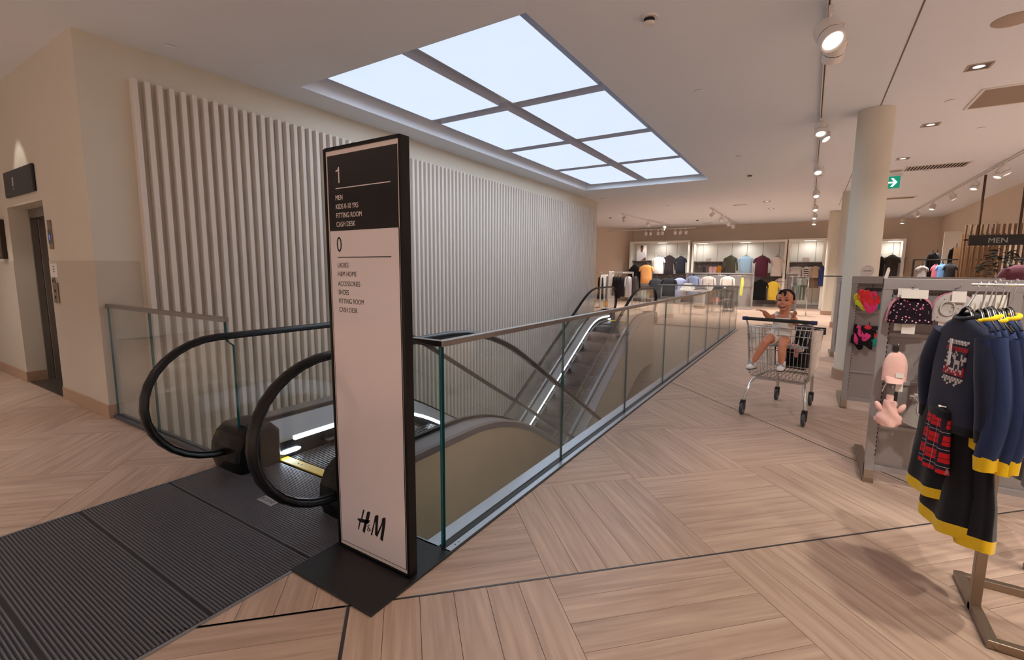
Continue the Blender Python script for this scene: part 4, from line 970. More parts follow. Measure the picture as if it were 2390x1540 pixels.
def garment(t, wid, length, m_body, m_trim, sleeves=.36, thick=.026, foldamp=.10, hem=.0, cuff=True, seed=0, neck=True, m_sl=None, twist=0.0, sag=1.0):
    """sweatshirt on a hanger, local: width along Y, front toward -X, top of shoulders at z=0"""
    rnd = random.Random(seed); ph = rnd.random() * 6
    def bodyring(z, hw, th, k):
        R = []
        for j in range(36):
            a = 2 * PI * j / 36; cx_, sx_ = math.cos(a), math.sin(a)
            e = .75
            yy = hw * math.copysign(abs(cx_) ** e, cx_); xx = th * math.copysign(abs(sx_) ** e, sx_)
            fold = foldamp * math.sin(5 * yy / hw * 1.3 + ph + k * .35) * min(1, -z * 4) if z < 0 else 0
            R.append((-xx * (1 + fold) + twist * yy, yy, z + (.0 if z > -.02 else .004 * math.sin(3 * a + ph))))
        return R
    prof = [(.018, .052, .026), (.002, .075, .028), (-.02, .118, thick * .95), (-.05, .150, thick), (-.10, wid, thick * 1.1), (-.20, wid * 1.0, thick * 1.25), (-.32, wid * 1.02, thick * 1.4), (-length + .05, wid * 1.02, thick * 1.5), (-length, wid * .96, thick * 1.35)]
    P('body', MB().loft([bodyring(z, hw, th, k) for k, (z, hw, th) in enumerate(prof)]), m_body, t, smooth=70)
    if hem: P('hem_band', MB().loft([bodyring(-length - hem * s_, wid * (.96 - .02 * s_), thick * 1.36, 9) for s_ in (-.05, .5, 1)]), m_trim, t, smooth=70)
    if neck:
        P('collar', MB().tube([(twist * .05 * math.cos(a) - .028 * math.sin(a), .052 * math.cos(a), .02 - .012 * math.sin(a)) for a in [2 * PI * j / 22 for j in range(22)]], .010, 8, closed=True), m_trim, t, smooth=70)
    for sg in (-1, 1):
        pts = []; rr = []
        for i in range(9):
            s_ = i / 8; yy = sg * (wid * .86 + .055 * s_ + .03 * math.sin(PI * s_)); zz = -.055 - sleeves * s_; xx = -.012 * math.sin(PI * s_ * 1.2 + ph) - .006
            pts.append((xx + twist * yy, yy, zz)); rr.append(.050 - .016 * s_ + .003 * math.sin(7 * s_ + ph))
        P('sleeve', MB().tube(pts, rr, 12, flat=.75), m_sl or m_body, t, smooth=70)
        e = Vector(pts[-1])
        if cuff: P('cuff', MB().tube([e + Vector((0, 0, .006)), e + Vector((0, sg * .004, -.05))], [.034, .029], 12, flat=.8), m_trim, t, smooth=70)
    # hanger
    P('hanger', MB().tube([(twist * -.12, -.12, -.02), (0, -.055, .012), (0, -.024, .048), (0, 0, .060), (0, .024, .048), (0, .055, .012), (twist * .12, .12, -.02)], [.004, .006, .009, .010, .009, .006, .004], 8, flat=.6), M_HANG, t, smooth=60); P('hanger_edge', MB().tube([(-.006, -.046, .026), (-.006, -.024, .052), (-.006, 0, .064), (-.006, .024, .052), (-.006, .046, .026)], .0026, 6), M_CHROME, t, smooth=60)
    return t
def hookpart(t, top, x_to):
    P('hanger_hook', MB().tube([(0, 0, .066), (x_to * .5, 0, .10), (x_to, 0, top - .018)] + [(x_to, .012 * math.cos(a) - .0, top + .012 * math.sin(a)) for a in frange(-PI / 2, PI, 9)], .0026, 6), M_CHROME, t, smooth=60)
ZT = 1.29
sw = thing('sweatshirt', 'navy sweatshirt with knitted reindeer print, front of the rack', 'sweatshirt', (.580, 2.74, ZT - .012), .27, 'navy sweatshirts on the rack')
garment(sw, .165, .44, M_NAVYF, M_NAVYD, .37, .030, foldamp=0.0, hem=.035, seed=2, twist=-.02)
hookpart(sw, 1.436 - ZT + .012, .03)
# the print: knitted pixels standing a hair off the chest
ROWS = ['. w . w . w . w . w . w . w', 'w . w . w . w . w . w . w .', '. . . . . . . . . . . . . .', 'r r r r r r r r r r r r r r', 'r r r r r . r r r r r r r r', 'k k w k k k k w k k k k k k', 'k w w k w k w k w k k w k k', 'k k w k k w w w k k k w k w',
        'k w w w k k w w k k k w w w', 'k k w k k k k w w w w k w k', 'w w w w w k k w w w w k w k', 'k k w k k k k w k k w k k k', 'k r w r k k k w k k w k k r', 'w r r r w w w w k w r w w r', 'r r r w r r w r w r r r w r', 'r r w r r r r r r w r r r r', '. . . . . . . . . . . . . .', '. w . w . w . w . w . w . w', 'w . w . w . w . w . w . w .', '. . w . . . w . . . w . . .', '. . . . w . . . . w . . . .']
PROF = [(-.02, .118, .0285), (-.05, .150, .030), (-.10, .165, .033), (-.20, .165, .0375), (-.32, .168, .042)]
def chest(y, z):
    for (za, ha, ta), (zb2, hb, tb) in zip(PROF, PROF[1:]):
        if za >= z >= zb2: f = (za - z) / (za - zb2); hw_, th = ha + (hb - ha) * f, ta + (tb - ta) * f; break
    c_ = min(.98, abs(y) / hw_) ** (1 / .75)
    return -th * (1 - c_ * c_) ** .375 + -.02 * y
pm = MB(); cw, chh = .0092, .0094
for r_, row in enumerate(ROWS):
    for c_, ch in enumerate(row.split()):
        if ch == '.': continue
        y = .030 - c_ * cw; z = -.085 - r_ * chh; x = chest(y, z) - .0042
        k = {'w': 0, 'r': 1, 'k': 2}[ch]; rr = .0048 if ch != 'w' else .0044
        pm.box(x, x + .010, y - rr, y + rr, z - rr, z + rr, k)
P('print', pm, [fabric('print_white_knit', rgb(214, 206, 206)), fabric('print_red_knit', rgb(170, 30, 48)), fabric('print_plum_knit', rgb(50, 40, 62))], sw, fix=False)
P('size_strip', MB().box(-.0545, -.0525, -.03, -.014, -.19, -.075), M_CARD, sw)
P('care_label', MB().box(-.012, -.010, -.02, .028, -.022, .012), M_CARD, sw)
NW = ['second', 'third', 'fourth', 'fifth', 'sixth', 'seventh']
s2 = thing('sweatshirt', 'blue navy sweatshirt with yellow neckband and cuffs, second on the rack', 'sweatshirt', (.618, 2.73, ZT - .02), .14, 'navy sweatshirts on the rack')
garment(s2, .16, .46, M_NAVY, M_YEL, .47, .014, hem=.05, seed=11)
hookpart(s2, 1.436 - ZT + .02, .012)
for k in range(1, 6):
    c_ = copy_tree(s2); c_.location = (.618 + .0165 * k, 2.73 - .012 * (k % 2), ZT - .02 + .006 * ((k * 7) % 3)); c_.rotation_euler = (0, 0, .14 + .03 * ((k * 5) % 4) - .05)
    c_['label'] = 'blue navy sweatshirt with yellow neckband and cuffs, %s on the rack' % NW[k]
t = thing('price_card_row', 'row of white price cards clipped behind the hanger hooks', 'price card', (.66, 2.78, 1.36))
for k in range(6): P('card', MB().obox((-.055 + .019 * k, .01 * (k % 2), -.0), (.010, .004, 0), (0, 0, .032), (0, .001, 0)), M_CARD, t)
# lower rail: dark dresses with yellow hems and a red tartan skirt
d1 = thing('dress', 'dark navy dress with yellow hem on the lower rail, hanging lowest', 'dress', (.66, 2.70, .86), .1, 'dark dresses on the lower rail')
def dress(t, wid, ln, m_b, m_t, hem=.05, seed=0, th=.03):
    rnd = random.Random(seed); ph = rnd.random() * 6; prof = [(.0, .07, .02), (-.03, .13, th * .8), (-.08, .14, th), (-.2, .15, th * 1.2), (-ln * .7, wid * .95, th * 1.6), (-ln, wid, th * 1.9)]
    def ring(z, hw, thk): return [(thk * math.sin(a) * (1 + .22 * math.sin(6 * a + ph) * min(1, -z * 3)), hw * math.cos(a), z + .02 * math.sin(a * 2 + ph) * min(1, -z * 2)) for a in [2 * PI * j / 40 for j in range(40)]]
    P('skirt', MB().loft([ring(*p) for p in prof]), m_b, t, smooth=70)
    P('hem_band', MB().loft([ring(-ln - hem * s_, wid * (1 + .01 * s_), th * 1.9) for s_ in (-.02, .5, 1)]), m_t, t, smooth=70)
    P('hanger', MB().tube([(0, -.1, -.01), (0, 0, .04), (0, .1, -.01)], .006, 6).tube([(0, 0, .04), (0, 0, .065)], .003, 6), M_HANG, t, smooth=60)
dress(d1, .20, .46, M_NAVYD, M_YEL, .052, 3)
d2 = copy_tree(d1); d2.location = (.60, 2.76, .87); d2.rotation_euler = (0, 0, .2); d2['label'] = 'dark navy dress with yellow hem behind the tartan skirt, hem higher'
d3 = thing('dress', 'dark navy dress with short yellow edged hem, outermost on the lower rail', 'dress', (.545, 2.84, .895), .25, 'dark dresses on the lower rail')
dress(d3, .17, .38, M_NAVYD, M_YEL, .045, 8, .024)
TART = bpy.data.materials.new('red_tartan'); TART.use_nodes = True; nt = TART.node_tree; b = nt.nodes['Principled BSDF']; b.inputs['Roughness'].default_value = .9
tc = nt.nodes.new('ShaderNodeTexCoord'); sx = nt.nodes.new('ShaderNodeSeparateXYZ'); nt.links.new(tc.outputs['Object'], sx.inputs[0])
def band(axis, freq, lo, hi, off=0.0):
    m1 = nt.nodes.new('ShaderNodeMath'); m1.operation = 'MULTIPLY'; m1.inputs[1].default_value = freq; nt.links.new(sx.outputs[axis], m1.inputs[0])
    m0 = nt.nodes.new('ShaderNodeMath'); m0.operation = 'ADD'; m0.inputs[1].default_value = 100 + off; nt.links.new(m1.outputs[0], m0.inputs[0])
    fr = nt.nodes.new('ShaderNodeMath'); fr.operation = 'FRACT'; nt.links.new(m0.outputs[0], fr.inputs[0])
    a = nt.nodes.new('ShaderNodeMath'); a.operation = 'GREATER_THAN'; a.inputs[1].default_value = lo; nt.links.new(fr.outputs[0], a.inputs[0])
    c_ = nt.nodes.new('ShaderNodeMath'); c_.operation = 'LESS_THAN'; c_.inputs[1].default_value = hi; nt.links.new(fr.outputs[0], c_.inputs[0])
    o_ = nt.nodes.new('ShaderNodeMath'); o_.operation = 'MULTIPLY'; nt.links.new(a.outputs[0], o_.inputs[0]); nt.links.new(c_.outputs[0], o_.inputs[1]); return o_
def layer(base, fac, col):
    x_ = nt.nodes.new('ShaderNodeMix'); x_.data_type = 'RGBA'; nt.links.new(fac.outputs[0], x_.inputs['Factor'])
    if isinstance(base, tuple): x_.inputs['A'].default_value = base
    else: nt.links.new(base.outputs['Result'], x_.inputs['A'])
    x_.inputs['B'].default_value = col; return x_
L1 = layer(rgb(206, 26, 38), band('Z', 13.5, .0, .42), rgb(28, 24, 44)); L2 = layer(L1, band('Y', 13.5, .0, .30), rgb(40, 22, 40)); L3 = layer(L2, band('Z', 13.5, .66, .70), rgb(30, 20, 36)); L4 = layer(L3, band('Z', 13.5, .18, .21), rgb(196, 190, 196)); L5 = layer(L4, band('Y', 13.5, .60, .635), rgb(190, 120, 130))
nt.links.new(L5.outputs['Result'], b.inputs['Base Color'])
t = thing('tartan_skirt', 'red and navy tartan skirt hanging below the sweatshirts', 'skirt', (.535, 2.74, .855), .25)
m_ = MB(); rings = []
for k in range(8):
    s_ = k / 7; hw = .075 + .03 * s_; th = .022 + .012 * s_
    rings.append([(th * math.sin(a) * (1 + .25 * math.sin(7 * a)), hw * math.cos(a), -.24 * s_) for a in [2 * PI * j / 40 for j in range(40)]])
m_.loft(rings); P('skirt', m_, TART, t, smooth=70)
P('waistband', MB().loft([[(.023 * math.sin(a), .076 * math.cos(a), z) for a in [2 * PI * j / 30 for j in range(30)]] for z in (-.005, .03)]), M_NAVYD, t, smooth=70)
P('clip_hanger', MB().tube([(0, -.07, .03), (0, .07, .03)], .005, 6).tube([(0, 0, .03), (0, 0, .045)], .003, 6), M_HANG, t)
# next rack's jeans just inside the frame
t = thing('trousers', 'grey washed trousers hanging past the yellow hemmed dresses', 'trousers', (.98, 3.25, .95))
for sg in (-1, 1): P('trouser_leg', MB().tube([(.0, sg * .06, -.02), (.01, sg * .065, -.25), (0, sg * .06, -.50)], [.062, .055, .048], 14, flat=.6), fabric('grey_denim', rgb(112, 112, 116), .25, 40, .4), t, smooth=60)
P('waistband', MB().loft([[(.03 * math.sin(a), .115 * math.cos(a), z) for a in [2 * PI * j / 24 for j in range(24)]] for z in (-.04, .02)]), fabric('grey_denim', rgb(112, 112, 116)), t, smooth=60)
P('clip_hanger', MB().tube([(0, -.09, .03), (0, .09, .03)], .006, 6).tube([(0, 0, .03), (0, 0, .12)], .003, 6), M_HANG, t)
c_ = copy_tree(t); c_.location = (1.03, 3.26, .95); c_['label'] = 'second pair of grey washed trousers tucked behind the first'
rk2 = thing('clothes_rack', 'low steel rack holding grey trousers behind the sweatshirt rack', 'clothes rack', (1.2, 3.25, 0))
P('hanging_rail', MB().tube([(.93, 3.25, 1.075), (1.6, 3.25, 1.075)], .009, 8), M_CHROME, rk2, True)
P('post', MB().box(1.3, 1.33, 3.235, 3.265, 0, 1.075), M_BRONZE, rk2, True, bevel=.003)
P('base_frame', MB().box(1.02, 1.6, 3.235, 3.265, 0, .03).box(1.3, 1.33, 2.99, 3.5, 0, .03), M_BRONZE, rk2, True, bevel=.003)

# ================================================================== SHOPPING TROLLEY
CART = (-.225, 5.3, 0); CRZ = -math.radians(10.6)
ct = thing('shopping_trolley', 'chrome wire shopping trolley with dark handlebar, toddler in its seat', 'trolley', CART, CRZ)
TN, TF, ZB, ZR = .0, .90, .40, .93
def hw(y, z): # half width of basket
    f = (y - .0) / .9; top = .287 + (.235 - .287) * f; bot = .268 + (.205 - .268) * f
    return bot + (top - bot) * (z - ZB) / (ZR - ZB)
def gy(z): return .12 - .12 * (z - ZB) / (ZR - ZB)
def fy(z): return .86 + .05 * (z - ZB) / (ZR - ZB)
def zr(y): return ZR - .07 * y / .9
def zb(y): return ZB + .05 * y / .9
rw = .0028
m_ = MB()
for k in range(17):
    f = -1 + 2 * k / 16
    if abs(f + .36) < .12 or abs(f - .22) < .12: zz0, zz1 = ZB, .70
    else: zz0, zz1 = ZB, ZR
    m_.tube([(f * hw(gy(zz0), zz0), gy(zz0), zz0), (f * hw(gy(zz1), zz1), gy(zz1), zz1)], rw, 5)
for z in (ZB, .55, .70, .86, ZR): m_.tube([(-hw(gy(z), z), gy(z), z), (hw(gy(z), z), gy(z), z)], rw * 1.3, 6)
P('rear_gate', m_, M_CHROME, ct, smooth=60)
for sg in (-1, 1):
    m_ = MB()
    for k in range(25):
        f = k / 24; y0 = .12 + (.86 - .12) * f; y1 = .0 + .91 * f
        m_.tube([(sg * hw(y0, zb(y0)), y0, zb(y0)), (sg * hw(y1, zr(y1)), y1, zr(y1))], rw, 5)
    for f in (0, .25, .5, .75, 1):
        m_.tube([(sg * hw(gy(ZB + f * .53), ZB + f * .53), gy(ZB + f * .53), ZB + f * .53), (sg * hw(.88, zb(.88) + f * .43), fy(ZB + f * .5), zb(.88) + f * .41)], rw * 1.3, 6)
    P('side_panel', m_, M_CHROME, ct, smooth=60)
m_ = MB()
for k in range(13):
    f = -1 + 2 * k / 12; m_.tube([(f * hw(.86, .45), .86, .45), (f * hw(.91, .86), .91, .86)], rw, 5)
for z in (.45, .6, .75, .86): m_.tube([(-hw(.9, z), fy(z), z), (hw(.9, z), fy(z), z)], rw * 1.3, 6)
P('front_panel', m_, M_CHROME, ct, smooth=60)
P('bumper', MB().box(-.25, .25, .915, .93, .80, .88), mat('bumper_dark', rgb(40, 40, 44), .5), ct, bevel=.006)
m_ = MB()
for k in range(13):
    f = -1 + 2 * k / 12; m_.tube([(f * hw(.12, ZB), .12, ZB), (f * hw(.86, .45), .86, .45)], rw, 5)
for k in range(14):
    y = .12 + .74 * k / 13; m_.tube([(-hw(y, zb(y)), y, zb(y)), (hw(y, zb(y)), y, zb(y))], rw, 5)
P('basket_floor', m_, M_CHROME, ct, smooth=60)
P('rim', MB().tube([(-.287, .0, ZR), (.287, 0, ZR), (.237, .91, .86), (-.237, .91, .86)], .006, 8, closed=True), M_CHROME, ct, smooth=60)
P('handle', MB().tube([(-.285, -.05, 1.012), (.285, -.05, 1.012)], .0175, 14), mat('handle_green_black', rgb(24, 34, 32), .35), ct, smooth=60)
for sg in (-1, 1):
    P('handle_end', MB().tube([(sg * .28, -.05, 1.012), (sg * .325, -.05, 1.012)], [.021, .019], 14), mat('handle_blue', rgb(28, 44, 96), .35), ct, smooth=60, label='blue plastic handle end')
    P('handle_arm', MB().tube([(sg * .287, -.05, 1.0), (sg * .287, -.02, .97), (sg * .285, .01, .93), (sg * .272, .12, .42)], .009, 8), M_CHROME, ct, smooth=60)
    P('chassis_tube', MB().tube([(sg * .28, .005, .135), (sg * .268, .03, .22), (sg * .245, .09, .33), (sg * .225, .16, .375), (sg * .20, .5, .385), (sg * .175, .82, .36), (sg * .17, .88, .26), (sg * .17, .885, .15)], .0145, 10), M_CHROME, ct, smooth=60)
    for y, x in ((.0, .28), (.885, .17)):
        w_ = thing('wheel', None, None, (sg * x, y, 0)); w_.parent = ct
        P('tyre', MB().lathe([(.040, -.016), (.058, -.014), (.0625, -.006), (.0625, .006), (.058, .014), (.040, .016)], (0, -.02, .0635), 26, axis='x'), mat('wheel_grey', rgb(62, 64, 68), .6), w_, smooth=40)
        P('hub', MB().lathe([(.001, -.018), (.036, -.017), (.036, .017), (.001, .018)], (0, -.02, .0635), 18, axis='x', caps=False), mat('hub_grey', rgb(120, 122, 126), .45), w_, smooth=40)
        P('fork', MB().box(-.024, -.019, -.035, .012, .05, .13).box(.019, .024, -.035, .012, .05, .13).box(-.024, .024, -.022, .012, .125, .133), mat('fork_black', rgb(30, 30, 32), .4), w_, bevel=.002)
        P('swivel', MB().lathe([(.026, .132), (.026, .15), (.018, .155)], (0, 0, 0), 16), M_BLACK, w_, smooth=40)
P('cross_tube', MB().tube([(-.225, .16, .375), (.225, .16, .375)], .012, 8), M_CHROME, ct, smooth=60); P('cross_tube', MB().tube([(-.175, .82, .36), (.175, .82, .36)], .012, 8), M_CHROME, ct, smooth=60)
# fold-out child seat
m_ = MB()
for k in range(11):
    x = -.20 + .40 * k / 10; m_.tube([(x, .05, .735), (x, .25, .725), (x * 1.1, .33, .93)], rw, 5)
m_.tube([(-.22, .25, .725), (.22, .25, .725)], rw * 1.4, 6).tube([(-.22, .33, .93), (.22, .33, .93)], rw * 1.6, 6)
P('child_seat', m_, M_CHROME, ct, smooth=60)
P('seat_flap', MB().box(-.19, .22, .06, .24, .738, .744), mat('seat_flap_grey', rgb(168, 166, 168), .4), ct, bevel=.003)
def cart_world(x, y, z):
    c_, s_ = math.cos(CRZ), math.sin(CRZ); return (CART[0] + c_ * x - s_ * y, CART[1] + s_ * x + c_ * y, z)
# black bag and soft bundle in the basket
M_BAG = fabric('bag_black', rgb(24, 23, 26), .1, 30, .5, 60)
t = thing('bag', 'large black soft bag standing in the trolley basket behind the toddler', 'bag', CART, CRZ)
m_ = MB()
m_.loft([[(.045 + a * math.copysign(abs(math.cos(q)) ** .5, math.cos(q)), .60 + b_ * math.copysign(abs(math.sin(q)) ** .5, math.sin(q)), z + .01 * math.sin(3 * q)) for q in [2 * PI * j / 28 for j in range(28)]] for a, b_, z in ((.12, .16, .465), (.145, .19, .49), (.15, .195, .65), (.145, .19, .82), (.12, .15, .90), (.06, .07, .925))])
P('body', m_, M_BAG, t, smooth=60)
P('strap', MB().tube([(-.10 + .0 * k, .39, .50 + .0 * k) for k in range(1)] + [(-.11, .40, .62), (-.105, .385, .80), (-.02, .42, .915), (.08, .42, .92), (.15, .40, .80)], .011, 8, flat=.5), M_BAG, t, smooth=60)
P('front_pocket', MB().box(-.07, .14, .393, .42, .50, .68), M_BAG, t, bevel=.015)
t = thing('bundle', 'pink and white soft bundle lying on the bag in the trolley', 'bundle', CART, CRZ)
P('pink_cloth', MB().ell((.06, .36, .715), (.075, .045, .03), 16, 10).ell((-.03, .37, .70), (.05, .04, .03), 14, 8).ell((.10, .33, .655), (.018, .02, .05), 10, 8), fabric('pink_soft', rgb(226, 160, 150)), t, smooth=60)
P('white_edge', MB().ell((.12, .355, .685), (.045, .035, .022), 14, 8), M_WHT, t, smooth=60)

# ================================================================== TODDLER
SKIN = mat('skin', rgb(196, 132, 104), .5, noise=.05, scale=20, spec=.4)
SKIN.node_tree.nodes['Principled BSDF'].inputs['Subsurface Weight'].default_value = .08
SKIN.node_tree.nodes['Principled BSDF'].inputs['Subsurface Radius'].default_value = (.012, .005, .003)
b_ = MB(); hy = .145
b_.ell((0, hy + .015, 1.222), (.078, .090, .084), 20, 14).ell((0, hy - .008, 1.168), (.063, .070, .070), 20, 14)
for sg in (-1, 1):
    b_.ell((sg * .033, hy - .048, 1.164), (.026, .024, .026)); b_.ell((sg * .078, hy + .018, 1.188), (.010, .018, .025), rot=Matrix.Rotation(sg * .25, 3, 'Z')); b_.ell((sg * .03, hy - .066, 1.222), (.026, .014, .010))
b_.ell((0, hy - .080, 1.178), (.0115, .012, .010)).ell((0, hy - .074, 1.195), (.008, .010, .020)).ell((0, hy - .055, 1.112), (.026, .022, .018)).ell((0, hy - .072, 1.148), (.022, .008, .005)).ell((0, hy - .068, 1.126), (.02, .009, .006))
b_.tube([(0, hy + .02, 1.12), (0, .175, 1.04)], [.045, .05], 14)
b_.tube([(0, .175, 1.05), (0, .17, .95), (0, .17, .84)], [.075, .085, .09], 16)
def limb(pts, rr): b_.tube(pts, rr, 14)
limb([(-.07, .17, 1.035), (-.105, .12, 1.02), (-.118, .085, 1.025), (-.138, .045, 1.06), (-.150, .02, 1.088)], [.034, .030, .028, .025, .018])
limb([(.07, .17, 1.035), (.112, .13, .995), (.118, .095, .985), (.110, .05, 1.01), (.104, .02, 1.045)], [.034, .030, .028, .025, .018])
limb([(-.05, .16, .825), (-.07, .06, .825), (-.085, -.02, .812), (-.10, -.045, .785), (-.14, -.055, .70), (-.185, -.055, .60), (-.195, -.055, .57)], [.060, .054, .047, .040, .037, .027, .025])
limb([(.05, .16, .825), (.055, .06, .82), (.052, -.02, .80), (.052, -.045, .765), (.056, -.06, .70), (.060, -.058, .62), (.062, -.055, .59)], [.060, .054, .047, .040, .037, .027, .025])
def hand(wr, d, palm_n, thumb_side, spread=.32, curl=.35):
    d = Vector(d).normalized(); n_ = Vector(palm_n); n_ = (n_ - d * n_.dot(d)).normalized(); s_ = d.cross(n_) * thumb_side; wr = Vector(wr)
    R = Matrix((s_, n_, d)).transposed()
    b_.ell(wr + d * .022, (.019, .0105, .026), 14, 10, rot=R)
    for k, (o_, ln) in enumerate(((.0145, .032), (.005, .037), (-.005, .035), (-.0145, .027))):
        base = wr + d * .040 + s_ * o_ * .95; dd = (d + s_ * o_ * spread * 30 * .6).normalized()
        p1 = base + dd * ln * .5; p2 = p1 + (dd + n_ * curl).normalized() * ln * .35; p3 = p2 + (dd + n_ * curl * 2).normalized() * ln * .3
        b_.tube([base - d * .012, base, p1, p2, p3], [.0062, .0060, .0056, .0052, .0042], 8)
    tb = wr + d * .012 + s_ * .015; td = (d * .55 + s_ * .8 + n_ * .2).normalized()
    b_.tube([tb - td * .006, tb + td * .014, tb + td * .014 + (d * .8 + s_ * .4 + n_ * .2).normalized() * .018], [.0075, .0068, .0048], 8)
hand((-.152, .018, 1.090), (-.72, -.55, .22), (.1, .1, -1), 1)
hand((.104, .018, 1.048), (.42, -.35, .70), (-.3, -.8, -.2), -1, .4, .15)
me = b_.mesh('person'); recalc(me); me.materials.append(SKIN)
kid = bpy.data.objects.new('person', me); C.objects.link(kid); kid.location = CART; kid.rotation_euler = (0, 0, CRZ)
tag(kid, 'smiling toddler in a white sleeveless romper reaching out from the trolley seat', 'person')
def remesh(o, vox, it=6):
    r = o.modifiers.new('skin', 'REMESH'); r.mode = 'VOXEL'; r.voxel_size = vox; r.use_smooth_shade = True
    s_ = o.modifiers.new('soft', 'SMOOTH'); s_.factor = .5; s_.iterations = it
remesh(kid, .0042, 4)
M_ROMP = fabric('white_romper', rgb(226, 220, 214), .04, 40, .35, 160)
r_ = MB()
def tor(z, a, bb, y): return [(a * math.cos(q), y + bb * math.sin(q), z + .004 * math.sin(5 * q)) for q in [2 * PI * j / 28 for j in range(28)]]
r_.loft([tor(.775, .092, .09, .165), tor(.81, .108, .100, .165), tor(.86, .110, .100, .165), tor(.93, .104, .098, .17), tor(1.0, .094, .090, .172), tor(1.026, .088, .084, .173)])
r_.tube([(-.045, .15, .83), (-.066, .06, .828), (-.074, .025, .822)], [.072, .067, .068], 18)
r_.tube([(.045, .15, .83), (.054, .06, .824), (.054, .025, .816)], [.072, .067, .068], 18)
for sg in (-1, 1): r_.tube([(sg * .058, .13, 1.03), (sg * .066, .175, 1.062), (sg * .06, .22, 1.03)], [.026, .027, .026], 12)
ro = P('romper', r_, M_ROMP, kid); remesh(ro, .006, 8)
M_HAIR = mat('dark_hair', rgb(30, 22, 20), .75, noise=.2, scale=90, bump=.3, bscale=200, spec=.2)
h_ = MB(); h_.ell((0, hy + .034, 1.2345), (.082, .088, .082), 28, 18)
for sg in (-1, 1): h_.ell((sg * .071, hy + .022, 1.225), (.014, .040, .034), 14, 10)
h_.tube([(.0, hy - .035, 1.298), (.012, hy - .066, 1.278), (.016, hy - .078, 1.258), (.010, hy - .082, 1.243)], [.017, .014, .009, .003], 8).tube([(-.03, hy - .03, 1.295), (-.036, hy - .062, 1.272), (-.038, hy - .07, 1.262)], [.016, .011, .003], 8)
ho = P('hair', h_, M_HAIR, kid); remesh(ho, .004, 4)
M_EYE = mat('eye_dark', rgb(22, 14, 12), .15, noise=0); M_LIP = mat('lip', rgb(160, 78, 68), .4, noise=0); M_MOUTH = mat('mouth_inside', rgb(70, 22, 22), .4, noise=0)
for sg in (-1, 1):
    e_ = P('eye', MB().ell((sg * .031, hy - .0705, 1.205), (.0145, .0065, .0050), 14, 8, rot=Matrix.Rotation(sg * .12, 3, 'Y')), M_EYE, kid, smooth=60)
    P('eyebrow', MB().tube([(sg * .016, hy - .077, 1.2285), (sg * .030, hy - .0765, 1.2315), (sg * .046, hy - .066, 1.225)], [.002, .0026, .0012], 6), M_HAIR, kid, smooth=60)
P('mouth', MB().ell((0, hy - .0755, 1.137), (.023, .0055, .0078), 16, 8), M_MOUTH, kid, smooth=60)
P('teeth', MB().box(-.011, .011, hy - .083, hy - .078, 1.140, 1.1445), M_CARD, kid, bevel=.0015)
P('lip', MB().tube([(.025 * math.cos(q), hy - .0755 - .004 * abs(math.sin(q)), 1.137 + .009 * math.sin(q) + .004 * math.cos(q) ** 2) for q in [2 * PI * j / 20 for j in range(20)]], .0028, 6, closed=True), M_LIP, kid, smooth=60)
def shoe(x, y, z, yaw):
    R = Matrix.Rotation(yaw, 3, 'Z'); t_ = []
    def tr(m_): m_.v = [tuple(R @ Vector(p) + Vector((x, y, z))) for p in m_.v]; return m_
    prof = [(.035, .024, .022, .0), (.025, .030, .034, .002), (.0, .031, .038, .004), (-.035, .032, .030, -.002), (-.065, .029, .022, -.008), (-.08, .016, .012, -.012)]
    m_ = MB(); m_.loft([[(w_ * math.cos(q), yy, c_ + h_2 * math.sin(q)) for q in [2 * PI * j / 16 for j in range(16)]] for yy, w_, h_2, c_ in prof])
    sh = P('shoe', tr(m_), mat('white_shoe', rgb(222, 220, 222), .55, noise=.03), kid, smooth=60)
    P('sock', tr(MB().tube([(0, .012, .015), (.0, .012, .062)], [.030, .031], 14)), mat('sock_white', rgb(216, 212, 212), .9, noise=.03), sh, smooth=60)
    P('sole', tr(MB().loft([[(w_ * 1.02 * math.cos(q), yy, -.026 + .006 * math.sin(q)) for q in [2 * PI * j / 16 for j in range(16)]] for yy, w_ in ((.04, .024), (.02, .031), (-.035, .033), (-.07, .028), (-.083, .012))])), mat('sole_dark', rgb(60, 58, 62), .6, noise=0), sh, smooth=50)
    for k in (-.02, -.038): P('strap', tr(MB().tube([(.031 * math.cos(q), k, .002 + .034 * math.sin(q)) for q in frange(.2, PI - .2, 9)], .005, 6)), mat('strap_grey', rgb(150, 150, 156), .6, noise=0), sh, smooth=60)
shoe(-.198, -.06, .535, -.25); shoe(.062, -.06, .555, .05)

